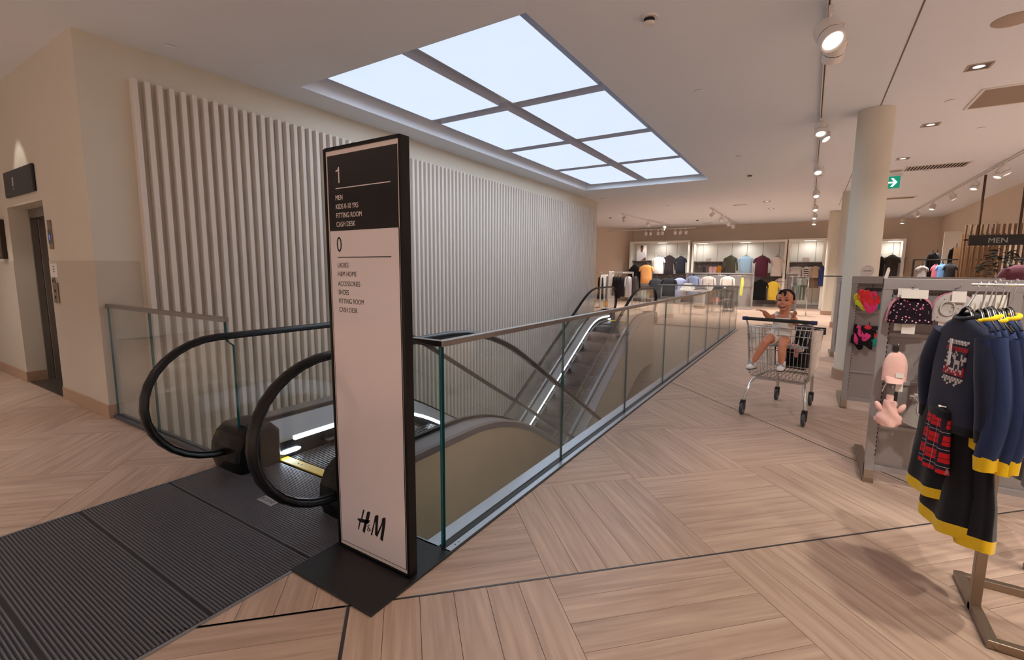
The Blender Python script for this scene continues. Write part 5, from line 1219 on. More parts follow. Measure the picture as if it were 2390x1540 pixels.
# ================================================================== FAR SHOP: alcoves, stands, tables
M_ALC = mat('alcove_white', rgb(236, 232, 224), .5, noise=.01, scale=2); M_SEAM = mat('seam_grey', rgb(150, 144, 136), .8, noise=0)
def alcove(label, u0, u1, vt, seams, shelf=None):
    Y = 23.0; a = ony(u0, vt, Y); b_ = ony(u1, vt, Y); x0, x1, zt = a.x, b_.x, a.z; c = (x0 + x1) / 2
    t = thing('display_alcove', label, 'display unit', (c, Y, 0), group='white lit wall alcoves')
    P('side_panel', MB().box(x0, x0 + .09, Y, 23.74, 0, zt), M_ALC, t, True, bevel=.004); P('side_panel', MB().box(x1 - .09, x1, Y, 23.74, 0, zt), M_ALC, t, True, bevel=.004)
    P('top_panel', MB().box(x0, x1, Y, 23.74, zt, zt + .08), M_ALC, t, True, bevel=.004)
    # back made of separate boards
    xs = [x0 + .09] + [ony(s_, 600, 23.68).x for s_ in seams] + [x1 - .09]
    for i in range(len(xs) - 1): P('back_panel', MB().box(xs[i] + .006, xs[i + 1] - .006, 23.66, 23.72, .12, zt), M_ALC, t, True, bevel=.003)
    P('seam_backing', MB().box(x0 + .09, x1 - .09, 23.72, 23.735, .12, zt), M_SEAM, t, True)
    P('plinth', MB().box(x0 + .09, x1 - .09, Y + .02, 23.72, 0, .12), mat('plinth_grey', rgb(120, 112, 108), .6), t, True)
    for f in ((.5,) if x1 - x0 < 3 else (.08, .55)):
        lx = x0 + (x1 - x0) * f + .1
        area('alcove_lamp', (lx, 23.25, zt - .02), .3, 3.0, NEUT, .25)
        P('light_bar', MB().box(lx - .2, lx + .2, 23.18, 23.3, zt - .012, zt - .001), mat('alcove_light', (1, 1, 1, 1), .5, noise=0, emit=(1, .96, .88, 1), estr=1.0), t, True)
    return t, x0, x1, zt
tA, *_ = alcove('white lit wall alcove with man portrait poster and dark polo shirts', 1470, 1611, 568, (1491, 1527, 1555, 1580))
tB, *_ = alcove('widest white lit wall alcove with light blue and maroon shirts', 1616, 1838, 568, (1641, 1674, 1708, 1743, 1780, 1818))
tC, *_ = alcove('white lit wall alcove with striped and tan shirts, next to the far column', 1841, 1930, 562, (1862, 1903))
tD, *_ = alcove('white lit wall alcove with one dark shirt, past the round column', 2052, 2116, 563, (2083,))
def backboard(label, u0, u1, v0, v1, Y, parent):
    a = ony(u0, v0, Y); b_ = ony(u1, v1, Y)
    P('grey_board', MB().box(a.x, b_.x, Y, Y + .04, b_.z, a.z), M_GREYP, parent, True, bevel=.004); P('shelf_board', MB().box(a.x, b_.x, Y - .35, Y + .04, a.z, a.z + .03), M_GREYF, parent, True, bevel=.004)
backboard('', 1472, 1520, 609, 668, 23.5, tA); backboard('', 1523, 1600, 638, 690, 23.5, tA); backboard('', 1619, 1690, 612, 640, 23.5, tB); backboard('', 1762, 1832, 638, 712, 23.5, tB); backboard('', 1843, 1921, 613, 650, 23.5, tC); backboard('', 2056, 2110, 603, 640, 23.5, tD)
FAB = {}
def fcol(c): 
    k = tuple(c)
    if k not in FAB: FAB[k] = fabric('cloth_%d_%d_%d' % k, rgb(*c), .12, 14, .3, 40)
    return FAB[k]
def tee(label, u0, v0, u1, v1, Y, col, name='t_shirt', cat='shirt', long=False, group=None, hang=True, rail=True, lean=0.0, collar=None, yaw=0.0, stripes=None):
    """shirt hung facing the shop: body, two sleeves, neckband, hanger"""
    a = ony(u0, v0, Y); b_ = ony(u1, v1, Y); w_ = b_.x - a.x; h = a.z - b_.z; c = Vector(((a.x + b_.x) / 2, Y, a.z))
    t = thing(name, label, cat, c, yaw, group); m = fcol(col)
    hw_ = w_ * (.36 if not long else .33); th = min(.085, .18 * w_)
    def ring(z, hx, d): return [(hx * math.copysign(abs(math.cos(q)) ** .7, math.cos(q)), d * math.sin(q) * (1 + .18 * math.sin(3 * q + z * 9)), z) for q in [2 * PI * j / 20 for j in range(20)]]
    P('body', MB().loft([ring(0, w_ * .12, th * .5), ring(-h * .03, w_ * .20, th * .6), ring(-h * .09, w_ * .34, th * .8), ring(-h * .16, hw_ * 1.02, th), ring(-h * .3, hw_ * .98, th), ring(-h * .65, hw_, th * 1.1), ring(-h * .98, hw_ * 1.02, th * 1.1), ring(-h, hw_ * .98, th)]), m, t, smooth=60)
    sl = .34 if not long else .80
    for sg in (-1, 1):
        e = (sg * (w_ * .5 - w_ * .055), 0, -h * sl)
        P('sleeve', MB().tube([(sg * w_ * .28, 0, -h * .10), (sg * w_ * .37, -.01, -h * .16), (sg * w_ * .42, -.012, -h * (.16 + sl) / 2 - h * .02), e], [w_ * .075, w_ * .095, w_ * .085, w_ * .075], 10, flat=.7), m, t, smooth=60)
    P('neckband', MB().tube([(w_ * .12 * math.cos(q), th * .5 * math.sin(q), .006 - (.03 if math.sin(q) < 0 else 0) * -math.sin(q) * .6) for q in [2 * PI * j / 14 for j in range(14)]], .012, 5, closed=True), fcol(collar or tuple(int(x * .8) for x in col)), t, smooth=60)
    if hang: P('hanger', MB().tube([(-w_ * .2, 0, -h * .03), (0, 0, .035), (w_ * .2, 0, -h * .03)], .010, 6).tube([(0, 0, .03), (0, 0, .10)], .006, 5), M_HANG, t, smooth=60)
    if rail: P('wall_hook', MB().tube([(0, -.02, .10), (0, max(.02, 23.66 - Y), .10)], .009, 5), M_CHROME, t)
    if stripes:
        m_ = MB()
        for k in range(5): z = -h * (.2 + .16 * k); m_.loft([ring(z, hw_ * 1.02, th * 1.12), ring(z - h * .06, hw_ * 1.02, th * 1.12)], 0, True, True, False)
        P('stripe', m_, fcol(stripes), t, smooth=60)
    return t
G_A, G_B, G_C = 'shirts in the poster alcove', 'shirts in the widest alcove', 'shirts in the striped shirt alcove'
tee('bright white shirt hanging between the poster and a dark shirt', 1521, 599, 1552, 639, 23.05, (238, 236, 236), group=G_A)
tee('dark brown shirt hanging between the white and the navy polo', 1546, 597, 1577, 640, 23.15, (50, 40, 44), group=G_A, long=True)
tee('navy polo shirt hanging last in the poster alcove', 1574, 599, 1603, 638, 23.05, (34, 34, 46), group=G_A)
tee('black shirt half hidden under the poster shelf', 1466, 619, 1494, 690, 22.8, (24, 22, 26), group=G_A, long=True)
tee('orange short sleeved shirt below the portrait poster', 1491, 618, 1526, 662, 22.7, (236, 168, 104), group=G_A)
tee('dark slate shirt low in the poster alcove', 1514, 649, 1546, 696, 22.5, (54, 58, 66), group=G_A, rail=True)
tee('large black shirt on the lower row of the poster alcove', 1541, 648, 1580, 692, 22.3, (36, 36, 42), group=G_A)
tee('pale blue button shirt on the lower row beside the black one', 1570, 648, 1602, 694, 22.4, (158, 168, 204), group=G_A, name='shirt')
tee('olive green shirt hanging high in the widest alcove', 1687, 598, 1722, 640, 23.0, (92, 90, 78), group=G_B, long=True)
tee('light blue shirt hanging high in the widest alcove', 1721, 598, 1759, 640, 23.0, (176, 212, 244), group=G_B)
tee('maroon shirt hanging high in the widest alcove', 1758, 598, 1797, 646, 22.9, (92, 46, 62), group=G_B)
tee('cream white shirt hanging high at the end of the widest alcove', 1796, 599, 1829, 645, 23.0, (218, 206, 200), group=G_B)
tee('black shirt hanging low under the maroon one', 1753, 654, 1793, 701, 22.9, (20, 19, 20), group=G_B)
tee('yellow shirt hanging low beside the black one', 1789, 656, 1819, 701, 22.9, (228, 190, 70), group=G_B)
tee('cream patterned shirt behind the yellow one', 1808, 648, 1836, 690, 23.1, (206, 190, 178), group=G_B, stripes=(150, 138, 134))
tee('dark grey shirt on the shelf rail of the widest alcove', 1626, 620, 1647, 648, 23.1, (80, 72, 74), group=G_B, long=True)
tee('pink striped shirt, first of two in the widest alcove', 1654, 621, 1664, 646, 23.1, (232, 176, 180), group=G_B, stripes=(240, 225, 225))
tee('pink striped shirt, second of two in the widest alcove', 1663, 621, 1673, 646, 23.1, (236, 180, 184), group=G_B, stripes=(244, 230, 230))
tee('orange yellow shirt squeezed beside the pink ones', 1673, 620, 1684, 646, 23.1, (226, 150, 50), group=G_B)
tee('purple grey shirt beside the orange yellow one', 1682, 622, 1692, 646, 23.15, (110, 96, 126), group=G_B)
tee('grey white shirt on the front rail of the striped shirt alcove', 1838, 622, 1876, 650, 22.9, (190, 184, 180), group=G_C, long=True)
tee('black and white striped shirt', 1874, 622, 1888, 652, 23.0, (228, 224, 222), group=G_C, stripes=(36, 34, 38))
tee('cream shirt between the striped and the tan one', 1885, 622, 1896, 648, 23.1, (214, 196, 184), group=G_C)
tee('tan shirt in the striped shirt alcove', 1893, 621, 1913, 648, 23.0, (186, 166, 146), group=G_C)
tee('blue shirt at the end of the striped shirt alcove', 1910, 620, 1923, 668, 23.0, (58, 72, 122), group=G_C)
for k, (u, c) in enumerate(((1886, (136, 114, 100)), (1897, (128, 106, 92)), (1906, (120, 100, 86)))):
    tee('brown shorts set, %s below the tan shirt' % ORDN[k], u - 6, 642, u + 6, 672, 23.1, c, name='garment', cat='garment', group='brown garments below the tan shirt', hang=True)
tee('dark shirt hanging alone in the alcove past the round column', 2062, 596, 2099, 645, 22.9, (56, 52, 50))
tee('black sleeve edge of a shirt beside the lone dark shirt', 2046, 600, 2064, 648, 22.9, (24, 24, 26))
# poster: flat print of a man in a white shirt
p = ony(1497.5, 590, 23.1); a = ony(1487, 572, 23.1); b_ = ony(1508, 609, 23.1)
t = thing('poster', 'portrait poster of a man in a white shirt on the alcove shelf', 'poster', (p.x, 23.1, p.z))
P('sheet', MB().box(a.x, b_.x, 23.1, 23.12, b_.z, a.z), M_CARD, t, True)
w_, h = b_.x - a.x, a.z - b_.z; x0, z0 = a.x, b_.z
def pr(name, pts, m, dy): P(name, MB().prism(pts, lambda q, r: (x0 + q * w_, 23.098 - dy, z0 + r * h), (0, .002, 0)), m, t, True)
pr('printed_shirt', [(.02, .02), (.98, .02), (.97, .35), (.78, .55), (.60, .60), (.40, .60), (.16, .53), (.05, .4)], mat('print_shirt', rgb(206, 204, 210), .6, noise=0), .002)
pr('printed_arm', [(.45, .02), (.98, .02), (.96, .22), (.78, .20), (.55, .07)], mat('print_skin', rgb(110, 70, 58), .6, noise=0), .004)
pr('printed_head', [(.42, .56), (.60, .56), (.64, .72), (.66, .86), (.56, .96), (.44, .96), (.36, .86), (.38, .70)], mat('print_skin', rgb(110, 70, 58), .6), .004)
pr('printed_hair', [(.36, .84), (.40, .93), (.50, .99), (.62, .96), (.68, .84), (.66, .70), (.62, .86), (.5, .90), (.42, .88)], mat('print_hair', rgb(40, 28, 26), .6, noise=0), .006)
# white leaflet blocks on alcove shelves
for lab, u0, v0, u1, v1 in (('white price block on the shelf of the widest alcove', 1648, 603, 1660, 611.5), ('white price block on the shelf of the striped shirt alcove', 1873, 601, 1889, 612.5)):
    a = ony(u0, v0, 23.2); b_ = ony(u1, v1, 23.2); t = thing('price_block', lab, 'price sign', ((a.x + b_.x) / 2, 23.2, b_.z)); P('card', MB().box(a.x, b_.x, 23.19, 23.21, b_.z, a.z), M_CARD, t, True, bevel=.002); P('stand', MB().box(a.x + .01, b_.x - .01, 23.2, 23.26, b_.z, b_.z + .02), M_WHITE, t, True)
# mid-floor grey stands before the alcoves
def stand(label, u0, u1, vt, Y, n, group=None):
    a = ony(u0, vt, Y); b_ = ony(u1, vt, Y); x0, x1, zt = a.x, b_.x, a.z
    t = thing('display_stand', label, 'display stand', ((x0 + x1) / 2, Y, 0), group=group)
    for i in range(n + 1):
        x = x0 + (x1 - x0) * i / n; P('post', MB().box(x - .03, x + .03, Y, Y + .06, 0, zt), M_GREYF, t, True, bevel=.004)
    for i in range(n):
        xa, xb = x0 + (x1 - x0) * i / n + .03, x0 + (x1 - x0) * (i + 1) / n - .03; P('back_panel', MB().box(xa, xb, Y + .03, Y + .05, .1, zt - .04), M_GREYP, t, True)
    P('top_rail', MB().box(x0 - .03, x1 + .03, Y - .01, Y + .07, zt - .05, zt), M_GREYF, t, True, bevel=.004); P('foot', MB().box(x0 - .03, x1 + .03, Y - .3, Y + .06, 0, .04), M_GREYF, t, True, bevel=.004)
    P('hanging_rail', MB().tube([(x0 + .05, Y - .22, zt - .10), (x1 - .05, Y - .22, zt - .10)], .012, 6).tube([(x0 + .05, Y, zt - .10), (x0 + .05, Y - .22, zt - .10)], .008, 5).tube([(x1 - .05, Y, zt - .10), (x1 - .05, Y - .22, zt - .10)], .008, 5), M_CHROME, t, True)
    return t
stand('double grey floor stand with pale shirts before the widest alcove', 1603, 1759, 636, 21.0, 2)
G_D = 'shirts on the double grey stand'
tee('blue sweater on the double grey stand', 1600, 643, 1635, 690, 20.75, (138, 152, 186), group=G_D, rail=False, long=True)
tee('pale grey sweater on the double grey stand behind a white sign', 1634, 644, 1671, 688, 20.75, (196, 188, 184), group=G_D, rail=False, long=True)
tee('white sweater on the double grey stand, closest to the lime sleeve', 1680, 644, 1715, 688, 20.75, (212, 206, 200), group=G_D, rail=False, long=True)
p = ony(1733, 647, 20.7); t = thing('garment', 'lime yellow garment hanging edge on at the grey stand', 'garment', (p.x, 20.7, p.z))
P('cloth', MB().tube([(0, 0, 0), (.01, 0, -.2), (-.01, 0, -.5), (-.02, 0, -.72)], [.03, .06, .055, .05], 10), fcol((216, 222, 110)), t, smooth=60); P('hanger', MB().tube([(0, 0, 0), (0, .0, .12)], .01, 6), M_HANG, t)
stand('narrow grey floor stand with green grey garments before the striped alcove', 1837, 1862, 638, 19.5, 1)
G_E = 'green grey garments on the narrow stand'
tee('pale green grey shirt on the narrow grey stand', 1860, 648, 1872, 668, 19.3, (168, 178, 172), group=G_E, rail=False)
tee('mid grey shirt on the narrow grey stand', 1871, 648, 1884, 670, 19.3, (140, 140, 134), group=G_E, rail=False)
for k, (u, c, lab) in enumerate(((1862, (122, 134, 130), 'green grey trousers under the pale shirt'), (1873, (84, 88, 80), 'dark olive trousers under the mid grey shirt'))):
    p = ony(u, 668, 19.3); t = thing('trousers', lab, 'trousers', (p.x, 19.3, p.z), group=G_E)
    for sg in (-1, 1): P('trouser_leg', MB().tube([(sg * .06, 0, 0), (sg * .06, .0, -.25), (sg * .055, 0, -.48)], [.075, .07, .06], 10, flat=.6), fcol(c), t, smooth=60)
    P('waistband', MB().loft([[(.14 * math.cos(q), .05 * math.sin(q), z) for q in [2 * PI * j / 16 for j in range(16)]] for z in (-.03, .04)]), fcol(c), t, smooth=60)
a, b_ = ony(1850, 645, 19.3), ony(1888, 645, 19.3)
t = thing('clothes_rack', 'thin chrome rack carrying green grey shirts before the striped alcove', 'clothes rack', ((a.x + b_.x) / 2, 19.3, 0))
P('hanging_rail', MB().tube([(a.x, 19.3, a.z), (b_.x, 19.3, a.z)], .012, 6), M_CHROME, t, True); P('post', MB().tube([(a.x, 19.35, 0), (a.x, 19.35, a.z)], .014, 6).tube([(b_.x, 19.35, 0), (b_.x, 19.35, a.z)], .014, 6), M_CHROME, t, True); P('foot', MB().box(a.x - .02, a.x + .02, 19.1, 19.6, 0, .03).box(b_.x - .02, b_.x + .02, 19.1, 19.6, 0, .03), M_CHROME, t, True)
# rack of dark and white garments at the far landing
Y = 18.2; a, b_ = ony(1428, 637, Y), ony(1479, 638, Y)
t = thing('clothes_rack', 'tall panel ended rack of black and white garments by the far landing', 'clothes rack', ((a.x + b_.x) / 2, Y, 0))
c = ony(1409, 641, Y)
P('end_panel', MB().box(c.x, c.x + .04, Y - .4, Y + .4, 0, c.z), M_WHITE, t, True, bevel=.004); P('end_panel', MB().box(a.x - .04, a.x, Y - .3, Y + .3, 0, a.z + .06), M_WHITE, t, True, bevel=.004)
P('back_panel', MB().box(c.x + .04, a.x - .04, Y + .2, Y + .22, .2, c.z - .05), M_GREYP, t, True); P('hanging_rail', MB().tube([(a.x - .03, Y, a.z), (b_.x, Y, a.z)], .016, 6), M_CHROME, t, True); P('top_bar', MB().box(a.x - .04, b_.x - .1, Y + .25, Y + .3, a.z + .02, a.z + .06), M_WHITE, t, True); P('post', MB().box(b_.x - .13, b_.x - .09, Y + .25, Y + .3, 0, a.z + .06), M_WHITE, t, True); P('cross_arm', MB().tube([(c.x - .25, Y - .2, .98 + .45), (c.x + .02, Y - .2, .98 + .45)], .012, 6), M_CHROME, t, True)
def slab(label, u0, u1, v0, v1, Y, c, group):
    a = ony(u0, v0, Y); b_ = ony(u1, v1, Y); t = thing('garment', label, 'garment', ((a.x + b_.x) / 2, Y, a.z), -.5, group); w_ = (b_.x - a.x) / 2; h = a.z - b_.z
    def ring(z, hx, d): return [(hx * math.cos(q), d * math.sin(q) * (1 + .25 * math.sin(5 * q + z * 4)), z) for q in [2 * PI * j / 24 for j in range(24)]]
    P('cloth', MB().loft([ring(0, w_ * .4, .03), ring(-.06, w_ * .9, .06), ring(-h * .5, w_, .09), ring(-h * .97, w_ * 1.05, .10), ring(-h, w_, .09)]), fcol(c), t, smooth=60)
    P('hanger', MB().tube([(0, 0, 0), (0, 0, .08)], .01, 5), M_HANG, t)
G_F = 'garments on the rack by the far landing'
for k, (u0, u1, v1, c, lab) in enumerate(((1429, 1439, 690, (30, 26, 28), 'black garment, first on the rack by the far landing'), (1436, 1447, 696, (34, 27, 30), 'black garment with longer hem, second on the far landing rack'), (1444, 1457, 692, (36, 34, 36), 'charcoal garment hanging in front of the white one'), (1456, 1476, 694, (206, 202, 204), 'white garment on the rack of black clothes'), (1473, 1482, 690, (70, 62, 64), 'brown grey garment after the white one'), (1479, 1487, 688, (84, 80, 82), 'grey garment, last on the rack by the far landing'))):
    slab(lab, u0, u1, 645, v1, Y, c, G_F)
slab('black garment hung alone on the end panel arm, by the slatted wall end', 1394, 1409, 645, 700, 18.0, (30, 28, 30), None)
# yellow caution notice
a, b_ = ony(1409, 702, 17.6), ony(1419, 715, 17.6); t = thing('caution_notice', 'small yellow notice at the foot of the far rack panel', 'notice', ((a.x + b_.x) / 2, 17.6, 0))
P('board', MB().box(a.x, b_.x, 17.6, 17.62, b_.z, a.z), mat('notice_yellow', rgb(226, 170, 40), .5), t, True, bevel=.003); P('corner_mark', MB().box(a.x - .005, a.x + .02, 17.595, 17.60, a.z - .03, a.z).box(b_.x - .02, b_.x + .005, 17.595, 17.6, a.z - .03, a.z).box(a.x - .005, a.x + .02, 17.595, 17.6, b_.z, b_.z + .03).box(b_.x - .02, b_.x + .005, 17.595, 17.6, b_.z, b_.z + .03), M_BLACK, t, True); P('leg', MB().box((a.x + b_.x) / 2 - .015, (a.x + b_.x) / 2 + .015, 17.605, 17.615, 0, b_.z), M_BLACK, t, True)
# tables
def table(label, x0, x1, y0, y1, h, m_top, lw=.05, shelf=None):
    t = thing('display_table', label, 'table', ((x0 + x1) / 2, (y0 + y1) / 2, 0))
    P('tabletop', MB().box(x0, x1, y0, y1, h - .04, h), m_top, t, True, bevel=.004)
    for x in (x0 + lw, x1 - lw):
        for y in (y0 + lw, y1 - lw): P('leg', MB().box(x - lw / 2, x + lw / 2, y - lw / 2, y + lw / 2, 0, h - .04), m_top, t, True, bevel=.003)
    if shelf: P('lower_shelf', MB().box(x0 + .02, x1 - .02, y0 + .02, y1 - .02, shelf - .03, shelf), m_top, t, True, bevel=.003)
    return t
M_TBL = mat('table_white', rgb(220, 212, 206), .45); M_TBW = mat('table_oak', rgb(158, 128, 104), .5, noise=.1)
a, b_ = ony(1588, 676, 17.2), ony(1650, 676, 17.2)
table('white display table stacked with folded pale and grey clothes', a.x, b_.x, 16.9, 17.7, a.z, M_TBL, .05, .42)
def fold(label, x0, x1, y0, y1, z0, n, c, group, slope=.0):
    t = thing('folded_clothes', label, 'folded clothes', ((x0 + x1) / 2, (y0 + y1) / 2, z0), group=group); dz = .055
    for k in range(n):
        e = .03 * k; P('folded_layer', MB().box(x0 + e - (x0 + x1) / 2, x1 - e - (x0 + x1) / 2, -(y1 - y0) / 2 + e, (y1 - y0) / 2 - e, k * dz + .001, (k + 1) * dz), fcol(c), t, bevel=.018)
hA = a.z; xa = a.x
fold('stack of folded white clothes on the white display table', xa + .03, xa + .44, 17.0, 17.55, hA, 4, (226, 220, 214), 'folded clothes on the white table')
fold('stack of folded grey clothes on the white display table', xa + .48, xa + .86, 17.0, 17.5, hA, 3, (128, 118, 122), 'folded clothes on the white table')
fold('dark folded clothes on the lower shelf of the white table', xa + .05, xa + .45, 16.98, 17.5, .42, 3, (70, 68, 76), 'folded clothes on the white table')
fold('blue folded clothes on the lower shelf of the white table', xa + .47, xa + .88, 16.98, 17.5, .42, 3, (140, 150, 182), 'folded clothes on the white table')
a, b_ = ony(1655, 678, 18.4), ony(1700, 678, 18.4)
table('oak display table with dark and coral folded clothes', a.x, b_.x, 18.1, 18.9, a.z - .02, M_TBW, .06, .40); hB = a.z - .02
fold('stack of dark green folded clothes on the oak table', a.x + .10, a.x + .52, 18.25, 18.75, hB, 4, (66, 68, 68), 'folded clothes on the oak table')
fold('stack of black folded clothes on the oak table', a.x + .54, a.x + .86, 18.25, 18.75, hB, 3, (30, 28, 30), 'folded clothes on the oak table')
fold('coral folded clothes on the lower shelf of the oak table', a.x + .10, a.x + .55, 18.15, 18.7, .40, 3, (232, 140, 124), 'folded clothes on the oak table')
a, b_ = ony(1690, 674, 17.0), ony(1712, 674, 17.0)
t = thing('metal_stand', 'dark metal framed stand with mesh shelves by the balustrade end', 'stand', ((a.x + b_.x) / 2, 17.2, 0)); M_DM = mat('dark_metal', rgb(50, 46, 46), .4, .6)
for x in (a.x, b_.x):
    for y in (17.0, 17.5): P('leg', MB().box(x - .012, x + .012, y - .012, y + .012, 0, a.z), M_DM, t, True)
for z in (.2, .55, a.z - .02): P('shelf', MB().box(a.x, b_.x, 17.0, 17.5, z, z + .02), M_DM if z < .3 else M_TBL, t, True, bevel=.002)
fold('dark folded clothes on the top of the dark metal stand', a.x + .03, b_.x - .03, 17.05, 17.45, a.z, 2, (58, 56, 58), None)
p = ony(1646, 657, 17.0); t = thing('table_sign', 'small white sign on a thin stem above the white table', 'sign', (p.x, 17.72, p.z)); P('card', MB().box(-.09, .09, -.006, .006, -.05, .06), M_CARD, t, bevel=.003); P('stem', MB().box(-.006, .006, -.004, .004, hA - p.z - .04, -.05), M_DM, t)
# menswear corner with wood slats on the right
t = thing('wall_display', 'pale wall display bays with black jackets before the wood slats', 'display unit', (3.9, 17.6, 0))
for y0, y1, zt in ((19.9, 21.9, 2.72), (17.3, 19.8, 2.75)):
    P('bay_panel', MB().box(3.90, 4.0, y0, y1, 1.55, zt), M_ALC, t, True, bevel=.004); P('lower_panel', MB().box(3.90, 4.0, y0, y1, .1, 1.54), M_GREYP, t, True, bevel=.004); P('side_panel', MB().box(3.45, 4.0, y0 - .05, y0, 0, zt + .06), M_ALC, t, True, bevel=.004); P('hanging_rail', MB().tube([(3.55, y0 + .1, 1.86), (3.55, y1 - .1, 1.86)], .012, 6).tube([(3.55, y0 + .1, 1.86), (3.9, y0 + .1, 1.86)], .01, 6), M_CHROME, t, True)
def sidegarment(label, u0, u1, v0, v1, Y, c, group='garments along the menswear wall'):
    a = ony(u0, v0, Y); b_ = ony(u1, v1, Y); t = thing('jacket', label, 'jacket', ((a.x + b_.x) / 2, Y, a.z), .9, group); w_ = (b_.x - a.x) * .75; h = a.z - .75
    def ring(z, hx, d): return [(hx * math.cos(q), d * math.sin(q) * (1 + .12 * math.sin(4 * q)), z) for q in [2 * PI * j / 20 for j in range(20)]]
    P('body', MB().loft([ring(0, w_ * .25, .06), ring(-.07, w_ * .75, .09), ring(-.2, w_, .12), ring(-h * .6, w_, .13), ring(-h, w_, .13)]), fcol(c), t, smooth=60)
    for sg in (-1, 1): P('sleeve', MB().tube([(sg * w_ * .75, 0, -.09), (sg * w_ * 1.08, -.02, -.25), (sg * w_ * 1.05, -.03, -h * .85)], [.06, .065, .05], 10), fcol(c), t, smooth=60)
    P('hanger', MB().tube([(0, 0, 0), (0, 0, .1)], .01, 5), M_HANG, t)
sidegarment('black long jacket hanging in the farther pale bay', 2163, 2186, 590, 640, 20.3, (24, 22, 24)); sidegarment('black jacket on the pale bay next to the wood slats', 2216, 2242, 577, 640, 17.6, (26, 24, 27)); sidegarment('grey jacket behind the black long jacket', 2178, 2192, 590, 640, 20.9, (120, 120, 124))
t = tee('pale grey shirt above the hat stand rail, first of the low row', 2136, 620, 2165, 660, 15.0, (176, 170, 168), group='shirts on the low menswear row', rail=False)
tee('pink shirt above the hat stand rail between grey and blue', 2172, 618, 2192, 660, 14.9, (222, 118, 140), group='shirts on the low menswear row', rail=False)
tee('bright blue shirt above the hat stand rail beside the pink one', 2183, 616, 2212, 660, 14.8, (120, 164, 220), group='shirts on the low menswear row', rail=False)
tee('charcoal shirt above the hat stand rail after the blue one', 2200, 615, 2232, 660, 14.7, (52, 50, 54), group='shirts on the low menswear row', rail=False)
a, b_ = ony(2130, 612, 14.9), ony(2240, 612, 14.9)
t = thing('clothes_rack', 'dark rack of pink, blue and charcoal shirts behind the hat stand', 'clothes rack', ((a.x + b_.x) / 2, 14.9, 0)); P('hanging_rail', MB().tube([(a.x, 14.9, a.z + .06), (b_.x + .5, 14.9, a.z + .06)], .014, 6), M_DM, t, True); P('post', MB().box(a.x, a.x + .04, 14.88, 14.92, 0, a.z + .06).box(b_.x + .46, b_.x + .5, 14.88, 14.92, 0, a.z + .12), M_DM, t, True); P('foot', MB().box(a.x, a.x + .04, 14.6, 15.2, 0, .04).box(b_.x + .46, b_.x + .5, 14.6, 15.2, 0, .04), M_DM, t, True)
# timber slat screen with hanging rods
M_TIM = wood_mat('timber_slat', rgb(108, 76, 50), rgb(150, 112, 78), .5, .2); M_ROD = mat('rod_dark', rgb(84, 62, 46), .5, .3)
SC = thing('timber_screen', 'open screen of vertical timber slats behind the MEN sign', 'screen', (3.4, 14.2, 0))
x0_ = ony(2252, 560, 14.2).x
for row, (yy, off, zt0) in enumerate(((14.2, 0, 2.52), (14.75, .06, 2.36))):
    me = MB().box(-.014, .014, -.035, .035, 0, zt0); mm = me.mesh('slat'); ul = mm.uv_layers.new(name='grain')
    for lp in mm.loops: v = mm.vertices[lp.vertex_index].co; ul.data[lp.index].uv = (v.z * .5, v.x + v.y)
    mm.materials.append(M_TIM)
    for k in range(18):
        o = bpy.data.objects.new('slat', mm); C.objects.link(o); o.parent = SC; o.location = (x0_ + off + k * .085 - 3.4, yy - 14.2, .02)
P('back_board', MB().box(x0_, x0_ + .75, 15.06, 15.1, .02, 2.1), mat('timber_board', rgb(122, 88, 60), .55, noise=.15, scale=6), SC, True)
P('rail', MB().box(x0_ - .03, x0_ + 1.6, 14.15, 14.165, 2.20, 2.23), M_DM, SC, True); P('base', MB().box(x0_ - .03, x0_ + 1.6, 14.15, 14.78, .0, .02), M_DM, SC, True)
for u in (2289, 2384):
    q = ony(u, 500, 14.3); P('rod', MB().tube([(q.x, 14.3, 2.2), (q.x, 14.3, CEIL)], .022, 8), M_ROD, SC, True, smooth=50)
a, b_ = ony(2263, 549, 13.6), ony(2420, 573, 13.6)
t = thing('department_sign', 'long black hanging sign lettered MEN before the timber slats', 'sign', ((a.x + b_.x) / 2, 13.6, (a.z + b_.z) / 2))
zt, zb_ = a.z, ony(2266, 573, 13.6).z
P('board', MB().box(a.x, b_.x, 13.6, 13.65, zb_, zt), M_BLACK, t, True, bevel=.003)
q = ony(2305, 566.5, 13.59); text('lettering', 'MEN', (q.x, 13.597, q.z), .105, mat('sign_silver', rgb(176, 174, 172), .4, .3, noise=0), t, xs=1.02)
P('bracket', MB().box(a.x + .2, a.x + .24, 13.65, 14.2, zt - .05, zt - .01).box(b_.x - .3, b_.x - .26, 13.65, 14.2, zt - .05, zt - .01), M_DM, t, True)
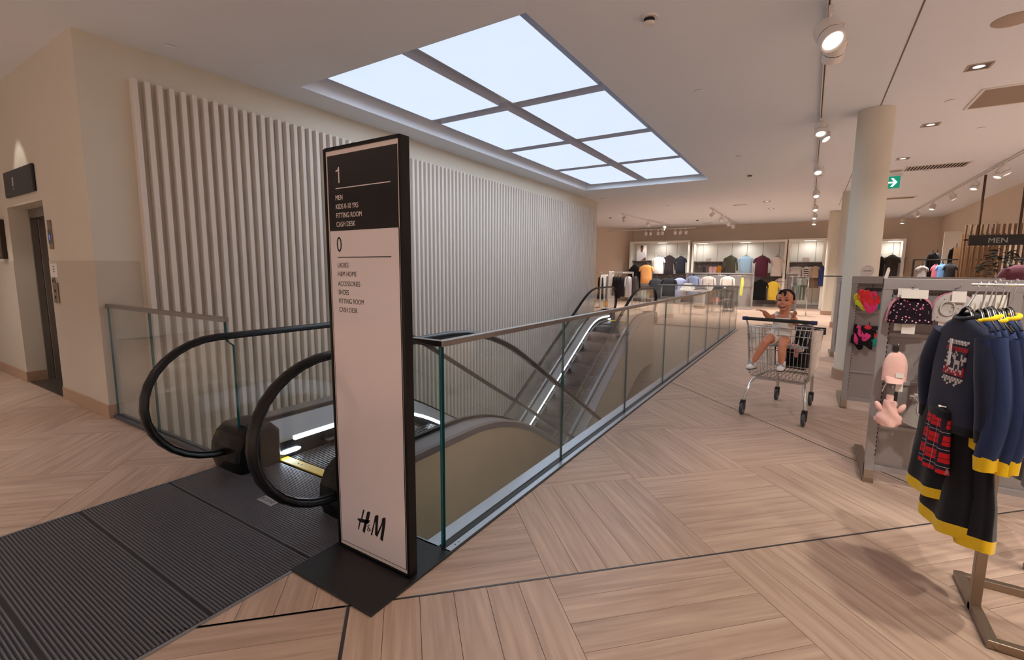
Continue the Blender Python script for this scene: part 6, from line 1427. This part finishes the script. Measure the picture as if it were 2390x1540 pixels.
# dark plant and burgundy coat
p = ony(2334, 640, 12.2); t = thing('potted_plant', 'bushy dark foliage plant standing below the MEN sign', 'plant', (p.x, 12.2, 0)); M_LEAF = mat('dark_leaf', rgb(26, 32, 26), .5, noise=.3)
P('pot', MB().lathe([(.16, 0), (.20, .35), (.19, .36), (.17, .34)], n=20), M_BLACK, t, smooth=40); P('stem', MB().tube([(0, 0, .3), (.02, 0, .9), (-.01, 0, 1.4)], [.03, .024, .014], 8), mat('stem_brown', rgb(60, 46, 36), .8), t, smooth=50)
rnd = random.Random(4); lf = MB().add([(0, 0, 0), (.022, .07, .01), (0, .16, -.012), (-.022, .07, .01)], [(0, 1, 2), (0, 2, 3)]).mesh('leaf'); lf.materials.append(M_LEAF)
for k in range(296):
    zz = rnd.uniform(.85, 1.92); r_ = (.34 * (1 - abs(zz - 1.25) / .85) + .05) * math.sqrt(rnd.random()); an = rnd.random() * 2 * PI
    o = bpy.data.objects.new('leaf', lf); C.objects.link(o); o.parent = t; o.location = (r_ * math.cos(an), r_ * math.sin(an), zz); o.rotation_euler = (rnd.uniform(-.7, .7), rnd.uniform(-.5, .5), an - PI / 2 + rnd.uniform(-.5, .5)); s_ = rnd.uniform(.6, 1.1); o.scale = (s_ * 1.5, s_, s_)
p = ony(2385, 618, 10.6); t = thing('jacket', 'burgundy jacket rising above the stand rail near the dark plant', 'jacket', (p.x, 10.6, p.z), .3)
def ring(z, hx, d): return [(hx * math.cos(q), d * math.sin(q), z) for q in [2 * PI * j / 20 for j in range(20)]]
P('body', MB().loft([ring(0, .08, .05), ring(-.06, .20, .08), ring(-.16, .25, .11), ring(-.5, .26, .12), ring(-.75, .26, .12)]), fcol((92, 50, 62)), t, smooth=60)
for sg in (-1, 1): P('sleeve', MB().tube([(sg * .18, 0, -.08), (sg * .27, -.02, -.25), (sg * .29, -.03, -.62)], [.06, .065, .05], 10), fcol((92, 50, 62)), t, smooth=60)
P('hanger', MB().tube([(0, 0, 0), (0, 0, .1)], .01, 5), M_HANG, t)
a = ony(2380, 612, 10.6); t = thing('clothes_rack', 'dark rack carrying the burgundy jacket', 'clothes rack', (p.x, 10.62, 0)); P('hanging_rail', MB().tube([(p.x - .1, 10.6, p.z + .09), (p.x + .7, 10.6, p.z + .09)], .012, 6), M_DM, t, True); P('post', MB().box(p.x + .5, p.x + .54, 10.6, 10.64, 0, p.z + .09), M_DM, t, True); P('foot', MB().box(p.x + .3, p.x + .7, 10.6, 10.64, 0, .04), M_DM, t, True)
